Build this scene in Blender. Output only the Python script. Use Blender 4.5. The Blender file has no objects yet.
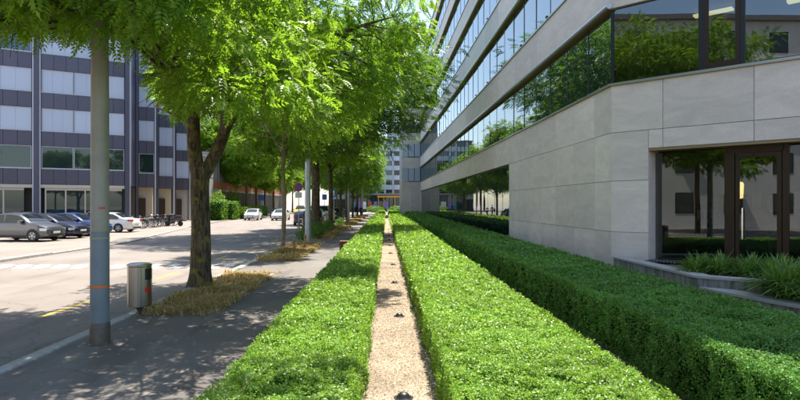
import bpy, bmesh, math, random
import numpy as np
from mathutils import Vector, Matrix

# ------------------------------------------------------------------ camera, sky, sun, exposure
S = bpy.context.scene
COL = S.collection
cam_d = bpy.data.cameras.new('camera')
cam = bpy.data.objects.new('camera', cam_d); COL.objects.link(cam)
cam.location = (0, 0, 2.0); cam.rotation_euler = (math.radians(90), 0, 0)
cam_d.sensor_width = 36; cam_d.lens = 36*580/800
cam_d.shift_x = 0.0175; cam_d.shift_y = 0.005
cam_d.clip_start = 0.05; cam_d.clip_end = 3000
S.camera = cam

SUN = Vector((0.15, 0.452, 1.0)).normalized()
W = bpy.data.worlds.new('World'); S.world = W; W.use_nodes = True
wn = W.node_tree.nodes; wl = W.node_tree.links
sky = wn.new('ShaderNodeTexSky'); sky.sky_type = 'NISHITA'; sky.sun_disc = False
sky.sun_elevation = math.asin(SUN.z); sky.sun_rotation = math.atan2(SUN.x, SUN.y)
sky.air_density = 1.0; sky.dust_density = 1.0; sky.ozone_density = 1.0
bg = wn['Background']; bg.inputs['Strength'].default_value = 0.145
wl.new(sky.outputs[0], bg.inputs[0])
sd = bpy.data.lights.new('sun', 'SUN'); sd.energy = 5.0; sd.angle = math.radians(0.53); sd.color = (1.0, 0.94, 0.85)
so = bpy.data.objects.new('sun', sd); COL.objects.link(so)
so.rotation_euler = SUN.to_track_quat('Z', 'Y').to_euler(); so.location = (30, 60, 80)
S.view_settings.view_transform = 'Standard'; S.view_settings.look = 'None'
S.view_settings.gamma = 1.0; S.view_settings.exposure = 1.16
S.render.engine = 'CYCLES'
S.cycles.max_bounces = 8; S.cycles.diffuse_bounces = 3; S.cycles.glossy_bounces = 4
S.cycles.transparent_max_bounces = 12; S.cycles.transmission_bounces = 4
S.cycles.caustics_reflective = False; S.cycles.caustics_refractive = False
S.cycles.sample_clamp_indirect = 6.0
S.cycles.use_denoising = True

R = random.Random(7)
RN = np.random.default_rng(11)

# ------------------------------------------------------------------ materials
MATS = {}
def nodes_of(name):
    m = bpy.data.materials.new(name); m.use_nodes = True
    nt = m.node_tree; b = nt.nodes['Principled BSDF']
    MATS[name] = m
    return m, nt, nt.nodes, nt.links, b
def ramp(n, stops):
    r = n.new('ShaderNodeValToRGB'); e = r.color_ramp.elements
    while len(e) > 1: e.remove(e[-1])
    e[0].position = stops[0][0]; e[0].color = (*stops[0][1], 1)
    for p, c in stops[1:]:
        x = e.new(p); x.color = (*c, 1)
    return r
def mat(name, col, rough=0.6, metal=0.0, spec=0.5, var=0.0, vscale=3.0, bump=0.0, bscale=40.0, objrand=0.0, detail=6, coat=0.0, stretch=None, bdist=0.02):
    """plain painted/stone/metal surface: base colour with noise variation, bump and per-piece tone"""
    m, nt, n, l, b = nodes_of(name)
    b.inputs['Roughness'].default_value = rough; b.inputs['Metallic'].default_value = metal
    b.inputs['Specular IOR Level'].default_value = spec; b.inputs['Coat Weight'].default_value = coat
    b.inputs['Base Color'].default_value = (*col, 1)
    if var or bump or objrand:
        tc = n.new('ShaderNodeTexCoord'); mp = n.new('ShaderNodeMapping')
        l.new(tc.outputs['Object'], mp.inputs[0])
        if stretch: mp.inputs['Scale'].default_value = stretch
    src = None
    if var:
        t = n.new('ShaderNodeTexNoise'); t.inputs['Scale'].default_value = vscale; t.inputs['Detail'].default_value = detail
        t.inputs['Roughness'].default_value = 0.62
        l.new(mp.outputs[0], t.inputs[0])
        r = ramp(n, [(0.3, tuple(c*(1-var) for c in col)), (0.7, tuple(min(1, c*(1+var)) for c in col))])
        l.new(t.outputs[0], r.inputs[0]); src = r.outputs[0]
    if objrand:
        oi = n.new('ShaderNodeObjectInfo'); hs = n.new('ShaderNodeHueSaturation')
        mr = n.new('ShaderNodeMapRange'); mr.inputs[3].default_value = 1-objrand; mr.inputs[4].default_value = 1+objrand
        l.new(oi.outputs['Random'], mr.inputs[0]); l.new(mr.outputs[0], hs.inputs['Value'])
        if src: l.new(src, hs.inputs['Color'])
        else: hs.inputs['Color'].default_value = (*col, 1)
        src = hs.outputs[0]
    if src: l.new(src, b.inputs['Base Color'])
    if bump:
        t2 = n.new('ShaderNodeTexNoise'); t2.inputs['Scale'].default_value = bscale; t2.inputs['Detail'].default_value = 4
        l.new(mp.outputs[0], t2.inputs[0])
        bp = n.new('ShaderNodeBump'); bp.inputs['Strength'].default_value = bump; bp.inputs['Distance'].default_value = bdist
        l.new(t2.outputs[0], bp.inputs['Height']); l.new(bp.outputs[0], b.inputs['Normal'])
    return m
def leaf_mat(name, stops, trans=0.5, tcol=(0.3, 0.5, 0.03), rough=0.4, spec=0.5):
    m, nt, n, l, b = nodes_of(name)
    g = n.new('ShaderNodeNewGeometry'); r = ramp(n, stops); l.new(g.outputs['Random Per Island'], r.inputs[0])
    tc = n.new('ShaderNodeTexCoord'); t = n.new('ShaderNodeTexNoise'); t.inputs['Scale'].default_value = 0.9; t.inputs['Detail'].default_value = 3
    l.new(tc.outputs['Object'], t.inputs[0])
    hs = n.new('ShaderNodeHueSaturation'); mr = n.new('ShaderNodeMapRange')
    mr.inputs[1].default_value = 0.3; mr.inputs[2].default_value = 0.7; mr.inputs[3].default_value = 0.75; mr.inputs[4].default_value = 1.25
    l.new(t.outputs[0], mr.inputs[0]); l.new(mr.outputs[0], hs.inputs['Value']); l.new(r.outputs[0], hs.inputs['Color'])
    l.new(hs.outputs[0], b.inputs['Base Color'])
    b.inputs['Roughness'].default_value = rough; b.inputs['Specular IOR Level'].default_value = spec
    tr = n.new('ShaderNodeBsdfTranslucent')
    mx = n.new('ShaderNodeMix'); mx.data_type = 'RGBA'; mx.blend_type = 'MIX'; mx.inputs[0].default_value = 0.55
    l.new(hs.outputs[0], mx.inputs[6]); mx.inputs[7].default_value = (*tcol, 1); l.new(mx.outputs[2], tr.inputs['Color'])
    ms = n.new('ShaderNodeMixShader'); ms.inputs[0].default_value = trans
    l.new(b.outputs[0], ms.inputs[1]); l.new(tr.outputs[0], ms.inputs[2]); l.new(ms.outputs[0], n['Material Output'].inputs[0])
    return m
def glass_mat(name, tint, ior, see=False, gl=(0.92, 0.97, 0.96), rough=0.0, wav=0.0):
    """coated window glass: mirror by Fresnel over a dark or a see-through tinted body"""
    m, nt, n, l, b = nodes_of(name); n.remove(b)
    fr = n.new('ShaderNodeFresnel'); fr.inputs[0].default_value = ior
    gs = n.new('ShaderNodeBsdfGlossy'); gs.inputs['Roughness'].default_value = rough; gs.inputs['Color'].default_value = (*gl, 1)
    if see:
        bd = n.new('ShaderNodeBsdfTransparent'); bd.inputs[0].default_value = (*tint, 1)
    else:
        bd = n.new('ShaderNodeBsdfDiffuse'); bd.inputs[0].default_value = (*tint, 1)
    if wav:
        tc = n.new('ShaderNodeTexCoord'); t = n.new('ShaderNodeTexNoise'); t.inputs['Scale'].default_value = 0.7; t.inputs['Detail'].default_value = 1
        bp = n.new('ShaderNodeBump'); bp.inputs['Strength'].default_value = wav; bp.inputs['Distance'].default_value = 0.02
        l.new(tc.outputs['Object'], t.inputs[0]); l.new(t.outputs[0], bp.inputs['Height']); l.new(bp.outputs[0], gs.inputs['Normal'])
    ms = n.new('ShaderNodeMixShader'); l.new(fr.outputs[0], ms.inputs[0]); l.new(bd.outputs[0], ms.inputs[1]); l.new(gs.outputs[0], ms.inputs[2])
    l.new(ms.outputs[0], n['Material Output'].inputs[0])
    return m
def emit_mat(name, col, st):
    m, nt, n, l, b = nodes_of(name)
    b.inputs['Base Color'].default_value = (*col, 1); b.inputs['Emission Color'].default_value = (*col, 1); b.inputs['Emission Strength'].default_value = st
    return m

def asphalt(name, lo, hi, patch, fine=260, bump=0.25):
    m, nt, n, l, b = nodes_of(name)
    tc = n.new('ShaderNodeTexCoord')
    a = n.new('ShaderNodeTexNoise'); a.inputs['Scale'].default_value = 0.35; a.inputs['Detail'].default_value = 8; a.inputs['Roughness'].default_value = 0.6
    f = n.new('ShaderNodeTexNoise'); f.inputs['Scale'].default_value = fine; f.inputs['Detail'].default_value = 2
    mp = n.new('ShaderNodeMapping'); mp.inputs['Scale'].default_value = (1.6, 0.25, 1)
    c = n.new('ShaderNodeTexNoise'); c.inputs['Scale'].default_value = 0.9; c.inputs['Detail'].default_value = 5
    l.new(tc.outputs['Object'], a.inputs[0]); l.new(tc.outputs['Object'], f.inputs[0]); l.new(tc.outputs['Object'], mp.inputs[0]); l.new(mp.outputs[0], c.inputs[0])
    r = ramp(n, [(0.32, lo), (0.68, hi)]); l.new(a.outputs[0], r.inputs[0])
    r2 = ramp(n, [(0.35, (0.62,)*3), (0.65, (1.25,)*3)]); l.new(f.outputs[0], r2.inputs[0])
    mu = n.new('ShaderNodeMix'); mu.data_type = 'RGBA'; mu.blend_type = 'MULTIPLY'; mu.inputs[0].default_value = 0.7
    l.new(r.outputs[0], mu.inputs[6]); l.new(r2.outputs[0], mu.inputs[7])
    r3 = ramp(n, [(0.52, (0, 0, 0)), (0.62, (1, 1, 1))]); l.new(c.outputs[0], r3.inputs[0])
    m2 = n.new('ShaderNodeMix'); m2.data_type = 'RGBA'; m2.inputs[7].default_value = (*patch, 1)
    sc = n.new('ShaderNodeMath'); sc.operation = 'MULTIPLY'; sc.inputs[1].default_value = 0.6; l.new(r3.outputs[0], sc.inputs[0])
    l.new(sc.outputs[0], m2.inputs[0]); l.new(mu.outputs[2], m2.inputs[6]); l.new(m2.outputs[2], b.inputs['Base Color'])
    vo = n.new('ShaderNodeTexVoronoi'); vo.feature = 'DISTANCE_TO_EDGE'; vo.inputs['Scale'].default_value = 0.33
    wn_ = n.new('ShaderNodeTexNoise'); wn_.inputs['Scale'].default_value = 1.6; wn_.inputs['Detail'].default_value = 5; l.new(tc.outputs['Object'], wn_.inputs[0])
    va = n.new('ShaderNodeVectorMath'); va.operation = 'MULTIPLY_ADD'; va.inputs[1].default_value = (0.9, 0.9, 0.9); l.new(wn_.outputs['Color'], va.inputs[0]); l.new(tc.outputs['Object'], va.inputs[2]); l.new(va.outputs[0], vo.inputs[0])
    rc = ramp(n, [(0.0, (0.45,)*3), (0.004, (0.6,)*3), (0.009, (1, 1, 1))]); l.new(vo.outputs['Distance'], rc.inputs[0])
    m3 = n.new('ShaderNodeMix'); m3.data_type = 'RGBA'; m3.blend_type = 'MULTIPLY'; m3.inputs[0].default_value = 0.4
    l.new(m2.outputs[2], m3.inputs[6]); l.new(rc.outputs[0], m3.inputs[7]); l.new(m3.outputs[2], b.inputs['Base Color'])
    b.inputs['Roughness'].default_value = 0.85; b.inputs['Specular IOR Level'].default_value = 0.3
    bp = n.new('ShaderNodeBump'); bp.inputs['Strength'].default_value = bump; bp.inputs['Distance'].default_value = 0.006
    l.new(f.outputs[0], bp.inputs['Height']); l.new(bp.outputs[0], b.inputs['Normal'])
    return m

asphalt('road_asphalt', (0.215, 0.185, 0.162), (0.29, 0.25, 0.218), (0.17, 0.148, 0.13))
asphalt('sidewalk_asphalt', (0.15, 0.134, 0.12), (0.23, 0.205, 0.18), (0.10, 0.09, 0.082))
asphalt('forecourt_asphalt', (0.25, 0.21, 0.178), (0.315, 0.268, 0.226), (0.21, 0.178, 0.15))
def gravel():
    m, nt, n, l, b = nodes_of('gravel')
    tc = n.new('ShaderNodeTexCoord'); v = n.new('ShaderNodeTexVoronoi'); v.inputs['Scale'].default_value = 75
    l.new(tc.outputs['Object'], v.inputs[0])
    a = n.new('ShaderNodeTexNoise'); a.inputs['Scale'].default_value = 1.3; a.inputs['Detail'].default_value = 6; l.new(tc.outputs['Object'], a.inputs[0])
    bw = n.new('ShaderNodeRGBToBW'); l.new(v.outputs['Color'], bw.inputs[0])
    r = ramp(n, [(0.1, (0.17, 0.115, 0.07)), (0.5, (0.34, 0.25, 0.165)), (0.9, (0.50, 0.41, 0.30))]); l.new(bw.outputs[0], r.inputs[0])
    r2 = ramp(n, [(0.35, (0.72,)*3), (0.65, (1.12,)*3)]); l.new(a.outputs[0], r2.inputs[0])
    mu = n.new('ShaderNodeMix'); mu.data_type = 'RGBA'; mu.blend_type = 'MULTIPLY'; mu.inputs[0].default_value = 1
    l.new(r.outputs[0], mu.inputs[6]); l.new(r2.outputs[0], mu.inputs[7]); l.new(mu.outputs[2], b.inputs['Base Color'])
    bp = n.new('ShaderNodeBump'); bp.inputs['Strength'].default_value = 0.7; bp.inputs['Distance'].default_value = 0.01; bp.invert = True
    l.new(v.outputs['Distance'], bp.inputs['Height']); l.new(bp.outputs[0], b.inputs['Normal']); b.inputs['Roughness'].default_value = 0.9
gravel()
def stone(name, base, vein, objr=0.085):
    m, nt, n, l, b = nodes_of(name)
    tc = n.new('ShaderNodeTexCoord'); oi = n.new('ShaderNodeObjectInfo')
    ad = n.new('ShaderNodeVectorMath'); ad.operation = 'MULTIPLY_ADD'; ad.inputs[1].default_value = (1, 1, 1)
    cx = n.new('ShaderNodeCombineXYZ'); ml = n.new('ShaderNodeMath'); ml.operation = 'MULTIPLY'; ml.inputs[1].default_value = 50
    l.new(oi.outputs['Random'], ml.inputs[0])
    for k in range(3): l.new(ml.outputs[0], cx.inputs[k])
    l.new(tc.outputs['Object'], ad.inputs[0]); l.new(cx.outputs[0], ad.inputs[2])
    mp = n.new('ShaderNodeMapping'); mp.inputs['Rotation'].default_value = (0.3, 0.7, 0.4); mp.inputs['Scale'].default_value = (0.7, 2.6, 2.0)
    l.new(ad.outputs[0], mp.inputs[0])
    t = n.new('ShaderNodeTexNoise'); t.inputs['Scale'].default_value = 1.4; t.inputs['Detail'].default_value = 9; t.inputs['Roughness'].default_value = 0.68; t.inputs['Distortion'].default_value = 0.8
    l.new(mp.outputs[0], t.inputs[0])
    r = ramp(n, [(0.28, vein), (0.45, tuple(0.5*(a+c) for a, c in zip(base, vein))), (0.6, base), (0.8, tuple(min(1, c*1.1) for c in base))]); l.new(t.outputs[0], r.inputs[0])
    f = n.new('ShaderNodeTexNoise'); f.inputs['Scale'].default_value = 60; f.inputs['Detail'].default_value = 3; l.new(ad.outputs[0], f.inputs[0])
    r2 = ramp(n, [(0.3, (0.88,)*3), (0.7, (1.06,)*3)]); l.new(f.outputs[0], r2.inputs[0])
    mu = n.new('ShaderNodeMix'); mu.data_type = 'RGBA'; mu.blend_type = 'MULTIPLY'; mu.inputs[0].default_value = 1
    l.new(r.outputs[0], mu.inputs[6]); l.new(r2.outputs[0], mu.inputs[7])
    hs = n.new('ShaderNodeHueSaturation'); mr = n.new('ShaderNodeMapRange'); mr.inputs[3].default_value = 1-objr; mr.inputs[4].default_value = 1+objr
    l.new(oi.outputs['Random'], mr.inputs[0]); l.new(mr.outputs[0], hs.inputs['Value']); l.new(mu.outputs[2], hs.inputs['Color'])
    l.new(hs.outputs[0], b.inputs['Base Color']); b.inputs['Roughness'].default_value = 0.65; b.inputs['Specular IOR Level'].default_value = 0.35
    bp = n.new('ShaderNodeBump'); bp.inputs['Strength'].default_value = 0.12; bp.inputs['Distance'].default_value = 0.01
    l.new(f.outputs[0], bp.inputs['Height']); l.new(bp.outputs[0], b.inputs['Normal'])
stone('limestone', (0.82, 0.69, 0.60), (0.66, 0.56, 0.49))
def concrete_streak():
    m, nt, n, l, b = nodes_of('streaked_concrete')
    tc = n.new('ShaderNodeTexCoord'); mp = n.new('ShaderNodeMapping'); mp.inputs['Scale'].default_value = (7, 7, 0.8); l.new(tc.outputs['Object'], mp.inputs[0])
    t = n.new('ShaderNodeTexNoise'); t.inputs['Scale'].default_value = 1.6; t.inputs['Detail'].default_value = 7; l.new(mp.outputs[0], t.inputs[0])
    r = ramp(n, [(0.35, (0.09, 0.085, 0.075)), (0.52, (0.24, 0.225, 0.2)), (0.7, (0.34, 0.32, 0.29))]); l.new(t.outputs[0], r.inputs[0])
    l.new(r.outputs[0], b.inputs['Base Color']); b.inputs['Roughness'].default_value = 0.85
concrete_streak()
def bark(name, a, c, moss):
    m, nt, n, l, b = nodes_of(name)
    tc = n.new('ShaderNodeTexCoord'); mp = n.new('ShaderNodeMapping'); mp.inputs['Scale'].default_value = (9, 9, 1.6); l.new(tc.outputs['Object'], mp.inputs[0])
    t = n.new('ShaderNodeTexNoise'); t.inputs['Scale'].default_value = 2.2; t.inputs['Detail'].default_value = 7; t.inputs['Distortion'].default_value = 0.6; l.new(mp.outputs[0], t.inputs[0])
    r = ramp(n, [(0.38, a), (0.6, c)]); l.new(t.outputs[0], r.inputs[0])
    t2 = n.new('ShaderNodeTexNoise'); t2.inputs['Scale'].default_value = 5; t2.inputs['Detail'].default_value = 5; l.new(tc.outputs['Object'], t2.inputs[0])
    r2 = ramp(n, [(0.52, (0, 0, 0)), (0.66, (1, 1, 1))]); l.new(t2.outputs[0], r2.inputs[0])
    mx = n.new('ShaderNodeMix'); mx.data_type = 'RGBA'; mx.inputs[7].default_value = (*moss, 1)
    l.new(r2.outputs[0], mx.inputs[0]); l.new(r.outputs[0], mx.inputs[6]); l.new(mx.outputs[2], b.inputs['Base Color'])
    bp = n.new('ShaderNodeBump'); bp.inputs['Strength'].default_value = 1.0; bp.inputs['Distance'].default_value = 0.05
    l.new(t.outputs[0], bp.inputs['Height']); l.new(bp.outputs[0], b.inputs['Normal']); b.inputs['Roughness'].default_value = 0.9
bark('bark', (0.03, 0.022, 0.014), (0.15, 0.11, 0.065), (0.20, 0.17, 0.03))
bark('pale_bark', (0.14, 0.10, 0.07), (0.30, 0.23, 0.15), (0.22, 0.19, 0.11))

leaf_mat('leaf_bright', [(0, (0.07, 0.17, 0.012)), (0.5, (0.13, 0.27, 0.018)), (0.85, (0.21, 0.35, 0.025)), (1, (0.32, 0.40, 0.05))], 0.55, (0.38, 0.63, 0.03), 0.4, 0.4)
leaf_mat('leaf_dark', [(0, (0.04, 0.11, 0.014)), (0.6, (0.085, 0.20, 0.02)), (1, (0.16, 0.29, 0.03))], 0.48, (0.26, 0.50, 0.03), 0.42, 0.4)
leaf_mat('leaf_mid', [(0, (0.06, 0.15, 0.014)), (0.6, (0.12, 0.25, 0.02)), (1, (0.22, 0.34, 0.03))], 0.52, (0.38, 0.60, 0.02), 0.45, 0.4)
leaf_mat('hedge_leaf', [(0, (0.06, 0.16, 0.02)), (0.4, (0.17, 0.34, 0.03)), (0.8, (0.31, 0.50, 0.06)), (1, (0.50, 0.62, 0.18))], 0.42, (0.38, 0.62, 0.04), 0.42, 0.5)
leaf_mat('hedge_leaf_shade', [(0, (0.06, 0.17, 0.03)), (0.55, (0.115, 0.28, 0.05)), (0.95, (0.19, 0.38, 0.075)), (1, (0.35, 0.36, 0.08))], 0.36, (0.22, 0.46, 0.03), 0.5, 0.4)  # darker, bluer copy of the hedge leaf: building shade put into its colour
leaf_mat('lily_leaf', [(0, (0.07, 0.17, 0.025)), (0.6, (0.15, 0.29, 0.05)), (1, (0.34, 0.44, 0.12))], 0.4, (0.3, 0.5, 0.05), 0.45)
leaf_mat('dry_grass', [(0, (0.36, 0.24, 0.085)), (0.5, (0.60, 0.43, 0.17)), (0.92, (0.78, 0.61, 0.28)), (1, (0.24, 0.28, 0.06))], 0.35, (0.5, 0.34, 0.1), 0.7, 0.2)
leaf_mat('shrub_leaf', [(0, (0.05, 0.12, 0.02)), (0.6, (0.10, 0.22, 0.025)), (1, (0.2, 0.32, 0.05))], 0.4, (0.25, 0.45, 0.03), 0.5)
mat('hedge_core', (0.02, 0.05, 0.008), 1.0, spec=0.0, var=0.6, vscale=14, bump=0.6, bscale=40)
mat('soil', (0.17, 0.125, 0.08), 0.95, var=0.4, vscale=5, bump=0.6, bscale=60)
mat('ground_soil', (0.28, 0.25, 0.21), 0.95, var=0.2, vscale=0.4)
mat('kerb_granite', (0.40, 0.38, 0.35), 0.8, var=0.25, vscale=9, bump=0.3, bscale=90, objrand=0.10)
mat('white_paint_road', (0.80, 0.78, 0.74), 0.7, var=0.15, vscale=8)
mat('yellow_paint_road', (0.62, 0.44, 0.06), 0.7, var=0.3, vscale=6)
mat('pole_grey', (0.29, 0.28, 0.235), 0.45, var=0.15, vscale=2.5, bump=0.05, bscale=30)
mat('pole_blue', (0.17, 0.205, 0.23), 0.45, var=0.15, vscale=2.5, bump=0.05, bscale=30)
mat('pole_base', (0.13, 0.105, 0.085), 0.5, 0.3, var=0.35, vscale=6, bump=0.15)
mat('galvanised', (0.42, 0.45, 0.48), 0.42, 0.6, var=0.2, vscale=4)
mat('orange_tape', (0.75, 0.16, 0.02), 0.5)
mat('sticker_yellow', (0.33, 0.31, 0.2), 0.5)
mat('red_plastic', (0.65, 0.02, 0.015), 0.4)
mat('stainless', (0.40, 0.375, 0.335), 0.3, 1.0, var=0.12, vscale=3, stretch=(14, 14, 0.5))
mat('black_plastic', (0.015, 0.015, 0.016), 0.4)
mat('rubber', (0.02, 0.02, 0.021), 0.8)
mat('dark_metal', (0.03, 0.03, 0.033), 0.4, 0.5)
mat('bronze_frame', (0.045, 0.026, 0.016), 0.45, 0.5)
mat('alu_trim', (0.42, 0.41, 0.40), 0.35, 0.8)
mat('dark_gap', (0.02, 0.02, 0.022), 0.6)
mat('brass_line', (0.33, 0.24, 0.10), 0.45, 0.6)
mat('spandrel_navy', (0.088, 0.083, 0.12), 0.4, 0.25, objrand=0.12, var=0.06)
mat('pilaster_navy', (0.085, 0.083, 0.125), 0.45, 0.2, var=0.08)
mat('light_trim', (0.50, 0.52, 0.56), 0.5)
mat('blind_white', (0.46, 0.52, 0.64), 0.55, objrand=0.07)
mat('blind_blue', (0.10, 0.17, 0.28), 0.5, objrand=0.1)
mat('shop_frame', (0.55, 0.50, 0.43), 0.6)
mat('grey_render', (0.40, 0.38, 0.36), 0.8, var=0.1, vscale=0.8)
mat('beige_panel', (0.50, 0.42, 0.30), 0.7)
mat('brick_red', (0.44, 0.15, 0.07), 0.8, var=0.2, vscale=1.5)
mat('blue_grey_panel', (0.50, 0.56, 0.62), 0.55, 0.1, objrand=0.05)
mat('pale_render', (0.78, 0.76, 0.72), 0.8, var=0.06, vscale=0.7)
mat('roof_grey', (0.20, 0.19, 0.19), 0.9)
mat('corten', (0.13, 0.05, 0.025), 0.8, var=0.4, vscale=8)
mat('wood_post', (0.33, 0.20, 0.08), 0.8, var=0.3, vscale=10, stretch=(6, 6, 1))
mat('inner_wall', (0.17, 0.16, 0.13), 0.9)
mat('inner_dark', (0.06, 0.055, 0.05), 0.8)
mat('inner_teal', (0.10, 0.18, 0.19), 0.6)
mat('paper', (0.7, 0.7, 0.66), 0.8)
emit_mat('lamp_yellow', (1.0, 0.72, 0.25), 1.6)
emit_mat('ceiling_lamp', (1.0, 0.80, 0.40), 0.7)
glass_mat('facade_glass', (0.012, 0.022, 0.022), 3.6, wav=0.10)
glass_mat('corner_glass', (0.34, 0.44, 0.42), 2.4, see=True, gl=(0.95, 0.98, 0.97), wav=0.06)
glass_mat('door_glass', (0.30, 0.34, 0.34), 2.0, see=True, wav=0.05)
glass_mat('window_dark', (0.018, 0.03, 0.035), 1.7, wav=0.08)
glass_mat('car_glass', (0.012, 0.015, 0.018), 1.6)
for nm, c, me in (('paint_silver', (0.12, 0.125, 0.14), 0.5), ('paint_navy', (0.018, 0.025, 0.06), 0.3), ('paint_blue', (0.02, 0.055, 0.20), 0.3),
                  ('paint_white', (0.74, 0.74, 0.73), 0.0), ('paint_dark', (0.022, 0.026, 0.032), 0.3), ('paint_yellow', (0.75, 0.48, 0.02), 0.0), ('paint_teal', (0.03, 0.30, 0.34), 0.1), ('paint_red', (0.4, 0.03, 0.02), 0.1)):
    mat(nm, c, 0.28, me, 0.5, coat=0.8)
mat('chrome', (0.7, 0.7, 0.7), 0.15, 1.0)
mat('lens_clear', (0.75, 0.78, 0.8), 0.12, 0.3)
mat('lens_red', (0.55, 0.01, 0.01), 0.2)
mat('plate_white', (0.75, 0.75, 0.72), 0.5)
mat('sign_blue', (0.01, 0.10, 0.48), 0.4)
mat('sign_red', (0.60, 0.015, 0.015), 0.4)
mat('sign_white', (0.78, 0.78, 0.76), 0.4)
mat('sign_back', (0.35, 0.35, 0.36), 0.5, 0.5)
mat('cloth_black', (0.012, 0.012, 0.015), 0.9)
mat('cloth_navy', (0.02, 0.022, 0.04), 0.9)
mat('skin', (0.42, 0.24, 0.16), 0.6)
mat('hair', (0.02, 0.014, 0.01), 0.7)
mat('yellow_frame', (0.62, 0.34, 0.03), 0.6)
mat('poster_purple', (0.20, 0.14, 0.45), 0.6)
mat('poster_teal', (0.05, 0.22, 0.30), 0.6)
mat('poster_red', (0.42, 0.07, 0.06), 0.6)
mat('saddle', (0.02, 0.018, 0.015), 0.6)

# ------------------------------------------------------------------ mesh helpers
class MB:
    def __init__(s): s.v = []; s.f = []
    def add(s, vs, fs):
        o = len(s.v); s.v += [tuple(v) for v in vs]; s.f += [tuple(i+o for i in f) for f in fs]; return s
    def hexa(s, p):   # 8 points: bottom 0-3 ccw, top 4-7
        return s.add(p, [(3, 2, 1, 0), (4, 5, 6, 7), (0, 1, 5, 4), (1, 2, 6, 5), (2, 3, 7, 6), (3, 0, 4, 7)])
    def box(s, x0, x1, y0, y1, z0, z1):
        return s.hexa([(x0, y0, z0), (x1, y0, z0), (x1, y1, z0), (x0, y1, z0), (x0, y0, z1), (x1, y0, z1), (x1, y1, z1), (x0, y1, z1)])
    def bbox(s, x0, x1, y0, y1, z0, z1, b=0.01):   # chamfered top edges
        p = [(x0, y0, z0), (x1, y0, z0), (x1, y1, z0), (x0, y1, z0), (x0, y0, z1-b), (x1, y0, z1-b), (x1, y1, z1-b), (x0, y1, z1-b),
             (x0+b, y0+b, z1), (x1-b, y0+b, z1), (x1-b, y1-b, z1), (x0+b, y1-b, z1)]
        f = [(3, 2, 1, 0), (8, 9, 10, 11)]
        for k in range(4):
            j = (k+1) % 4; f += [(k, j, 4+j, 4+k), (4+k, 4+j, 8+j, 8+k)]
        return s.add(p, f)
    def prism(s, poly, z0, z1):
        n = len(poly)
        return s.add([(x, y, z0) for x, y in poly]+[(x, y, z1) for x, y in poly],
                     [tuple(range(n))[::-1], tuple(range(n, 2*n))]+[(k, (k+1) % n, n+(k+1) % n, n+k) for k in range(n)])
    def tube(s, pts, rad, n=8, cap=True):
        pts = [Vector(p) for p in pts]
        if not hasattr(rad, '__len__'): rad = [rad]*len(pts)
        vs = []; fs = []; u = None
        for i, p in enumerate(pts):
            d = (pts[min(i+1, len(pts)-1)]-pts[max(i-1, 0)]).normalized()
            if u is None:
                u = d.orthogonal().normalized()
            u = (u-d*u.dot(d)).normalized(); w = d.cross(u)
            for k in range(n):
                a = 2*math.pi*k/n; vs.append(p+(u*math.cos(a)+w*math.sin(a))*rad[i])
        for i in range(len(pts)-1):
            for k in range(n):
                j = (k+1) % n; fs.append((i*n+k, i*n+j, (i+1)*n+j, (i+1)*n+k))
        if cap: fs += [tuple(range(n))[::-1], tuple(range((len(pts)-1)*n, len(pts)*n))]
        return s.add(vs, fs)
    def lathe(s, prof, n=24, c=(0, 0, 0), axis='z', cap=True):
        vs = []; fs = []
        for r, h in prof:
            for k in range(n):
                a = 2*math.pi*k/n; x, y = r*math.cos(a), r*math.sin(a)
                vs.append((c[0]+x, c[1]+y, c[2]+h) if axis == 'z' else (c[0]+x, c[1]+h, c[2]+y) if axis == 'y' else (c[0]+h, c[1]+x, c[2]+y))
        for i in range(len(prof)-1):
            for k in range(n):
                j = (k+1) % n; fs.append((i*n+k, i*n+j, (i+1)*n+j, (i+1)*n+k))
        if cap: fs += [tuple(range(n))[::-1], tuple(range((len(prof)-1)*n, len(prof)*n))]
        return s.add(vs, fs)
    def mesh(s, name, smooth=False, angle=35, fix=True):
        me = bpy.data.meshes.new(name); me.from_pydata(s.v, [], s.f)
        if fix:
            bm = bmesh.new(); bm.from_mesh(me); bmesh.ops.recalc_face_normals(bm, faces=bm.faces); bm.to_mesh(me); bm.free()
        if smooth:
            me.shade_smooth(); me.set_sharp_from_angle(angle=math.radians(angle))
        return me
def base_of(o):
    p = Vector((0, 0, 0))
    while o is not None: p = p+o.location; o = o.parent
    return p
def link(o, parent=None):
    COL.objects.link(o)
    if parent is not None: o.parent = parent
    return o
def obj(name, mb, m, parent=None, smooth=False, angle=35):
    """coordinates in mb are world coordinates; parents are never rotated while building"""
    if parent is not None and isinstance(mb, MB):
        b = base_of(parent); mb.v = [(x-b.x, y-b.y, z-b.z) for x, y, z in mb.v]
    me = mb.mesh(name, smooth, angle) if isinstance(mb, MB) else mb
    me.materials.append(MATS[m])
    return link(bpy.data.objects.new(name, me), parent)
def piece(name, me, parent, loc, rz=0.0):
    o = bpy.data.objects.new(name, me); b = base_of(parent)
    o.location = Vector(loc)-b; o.rotation_euler = (0, 0, rz)
    return link(o, parent)
def tag(o, label=None, cat=None, group=None, kind=None):
    if label: o['label'] = label
    if cat: o['category'] = cat
    if group: o['group'] = group
    if kind: o['kind'] = kind
    return o
def thing(name, label, cat, loc=(0, 0, 0), group=None):
    o = bpy.data.objects.new(name, None); o.location = loc; o.empty_display_size = 0.3; link(o)
    return tag(o, label, cat, group)
def copy_tree(o, parent=None):
    c = o.copy(); COL.objects.link(c); c.parent = parent
    for ch in list(o.children): copy_tree(ch, c)
    return c
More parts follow.
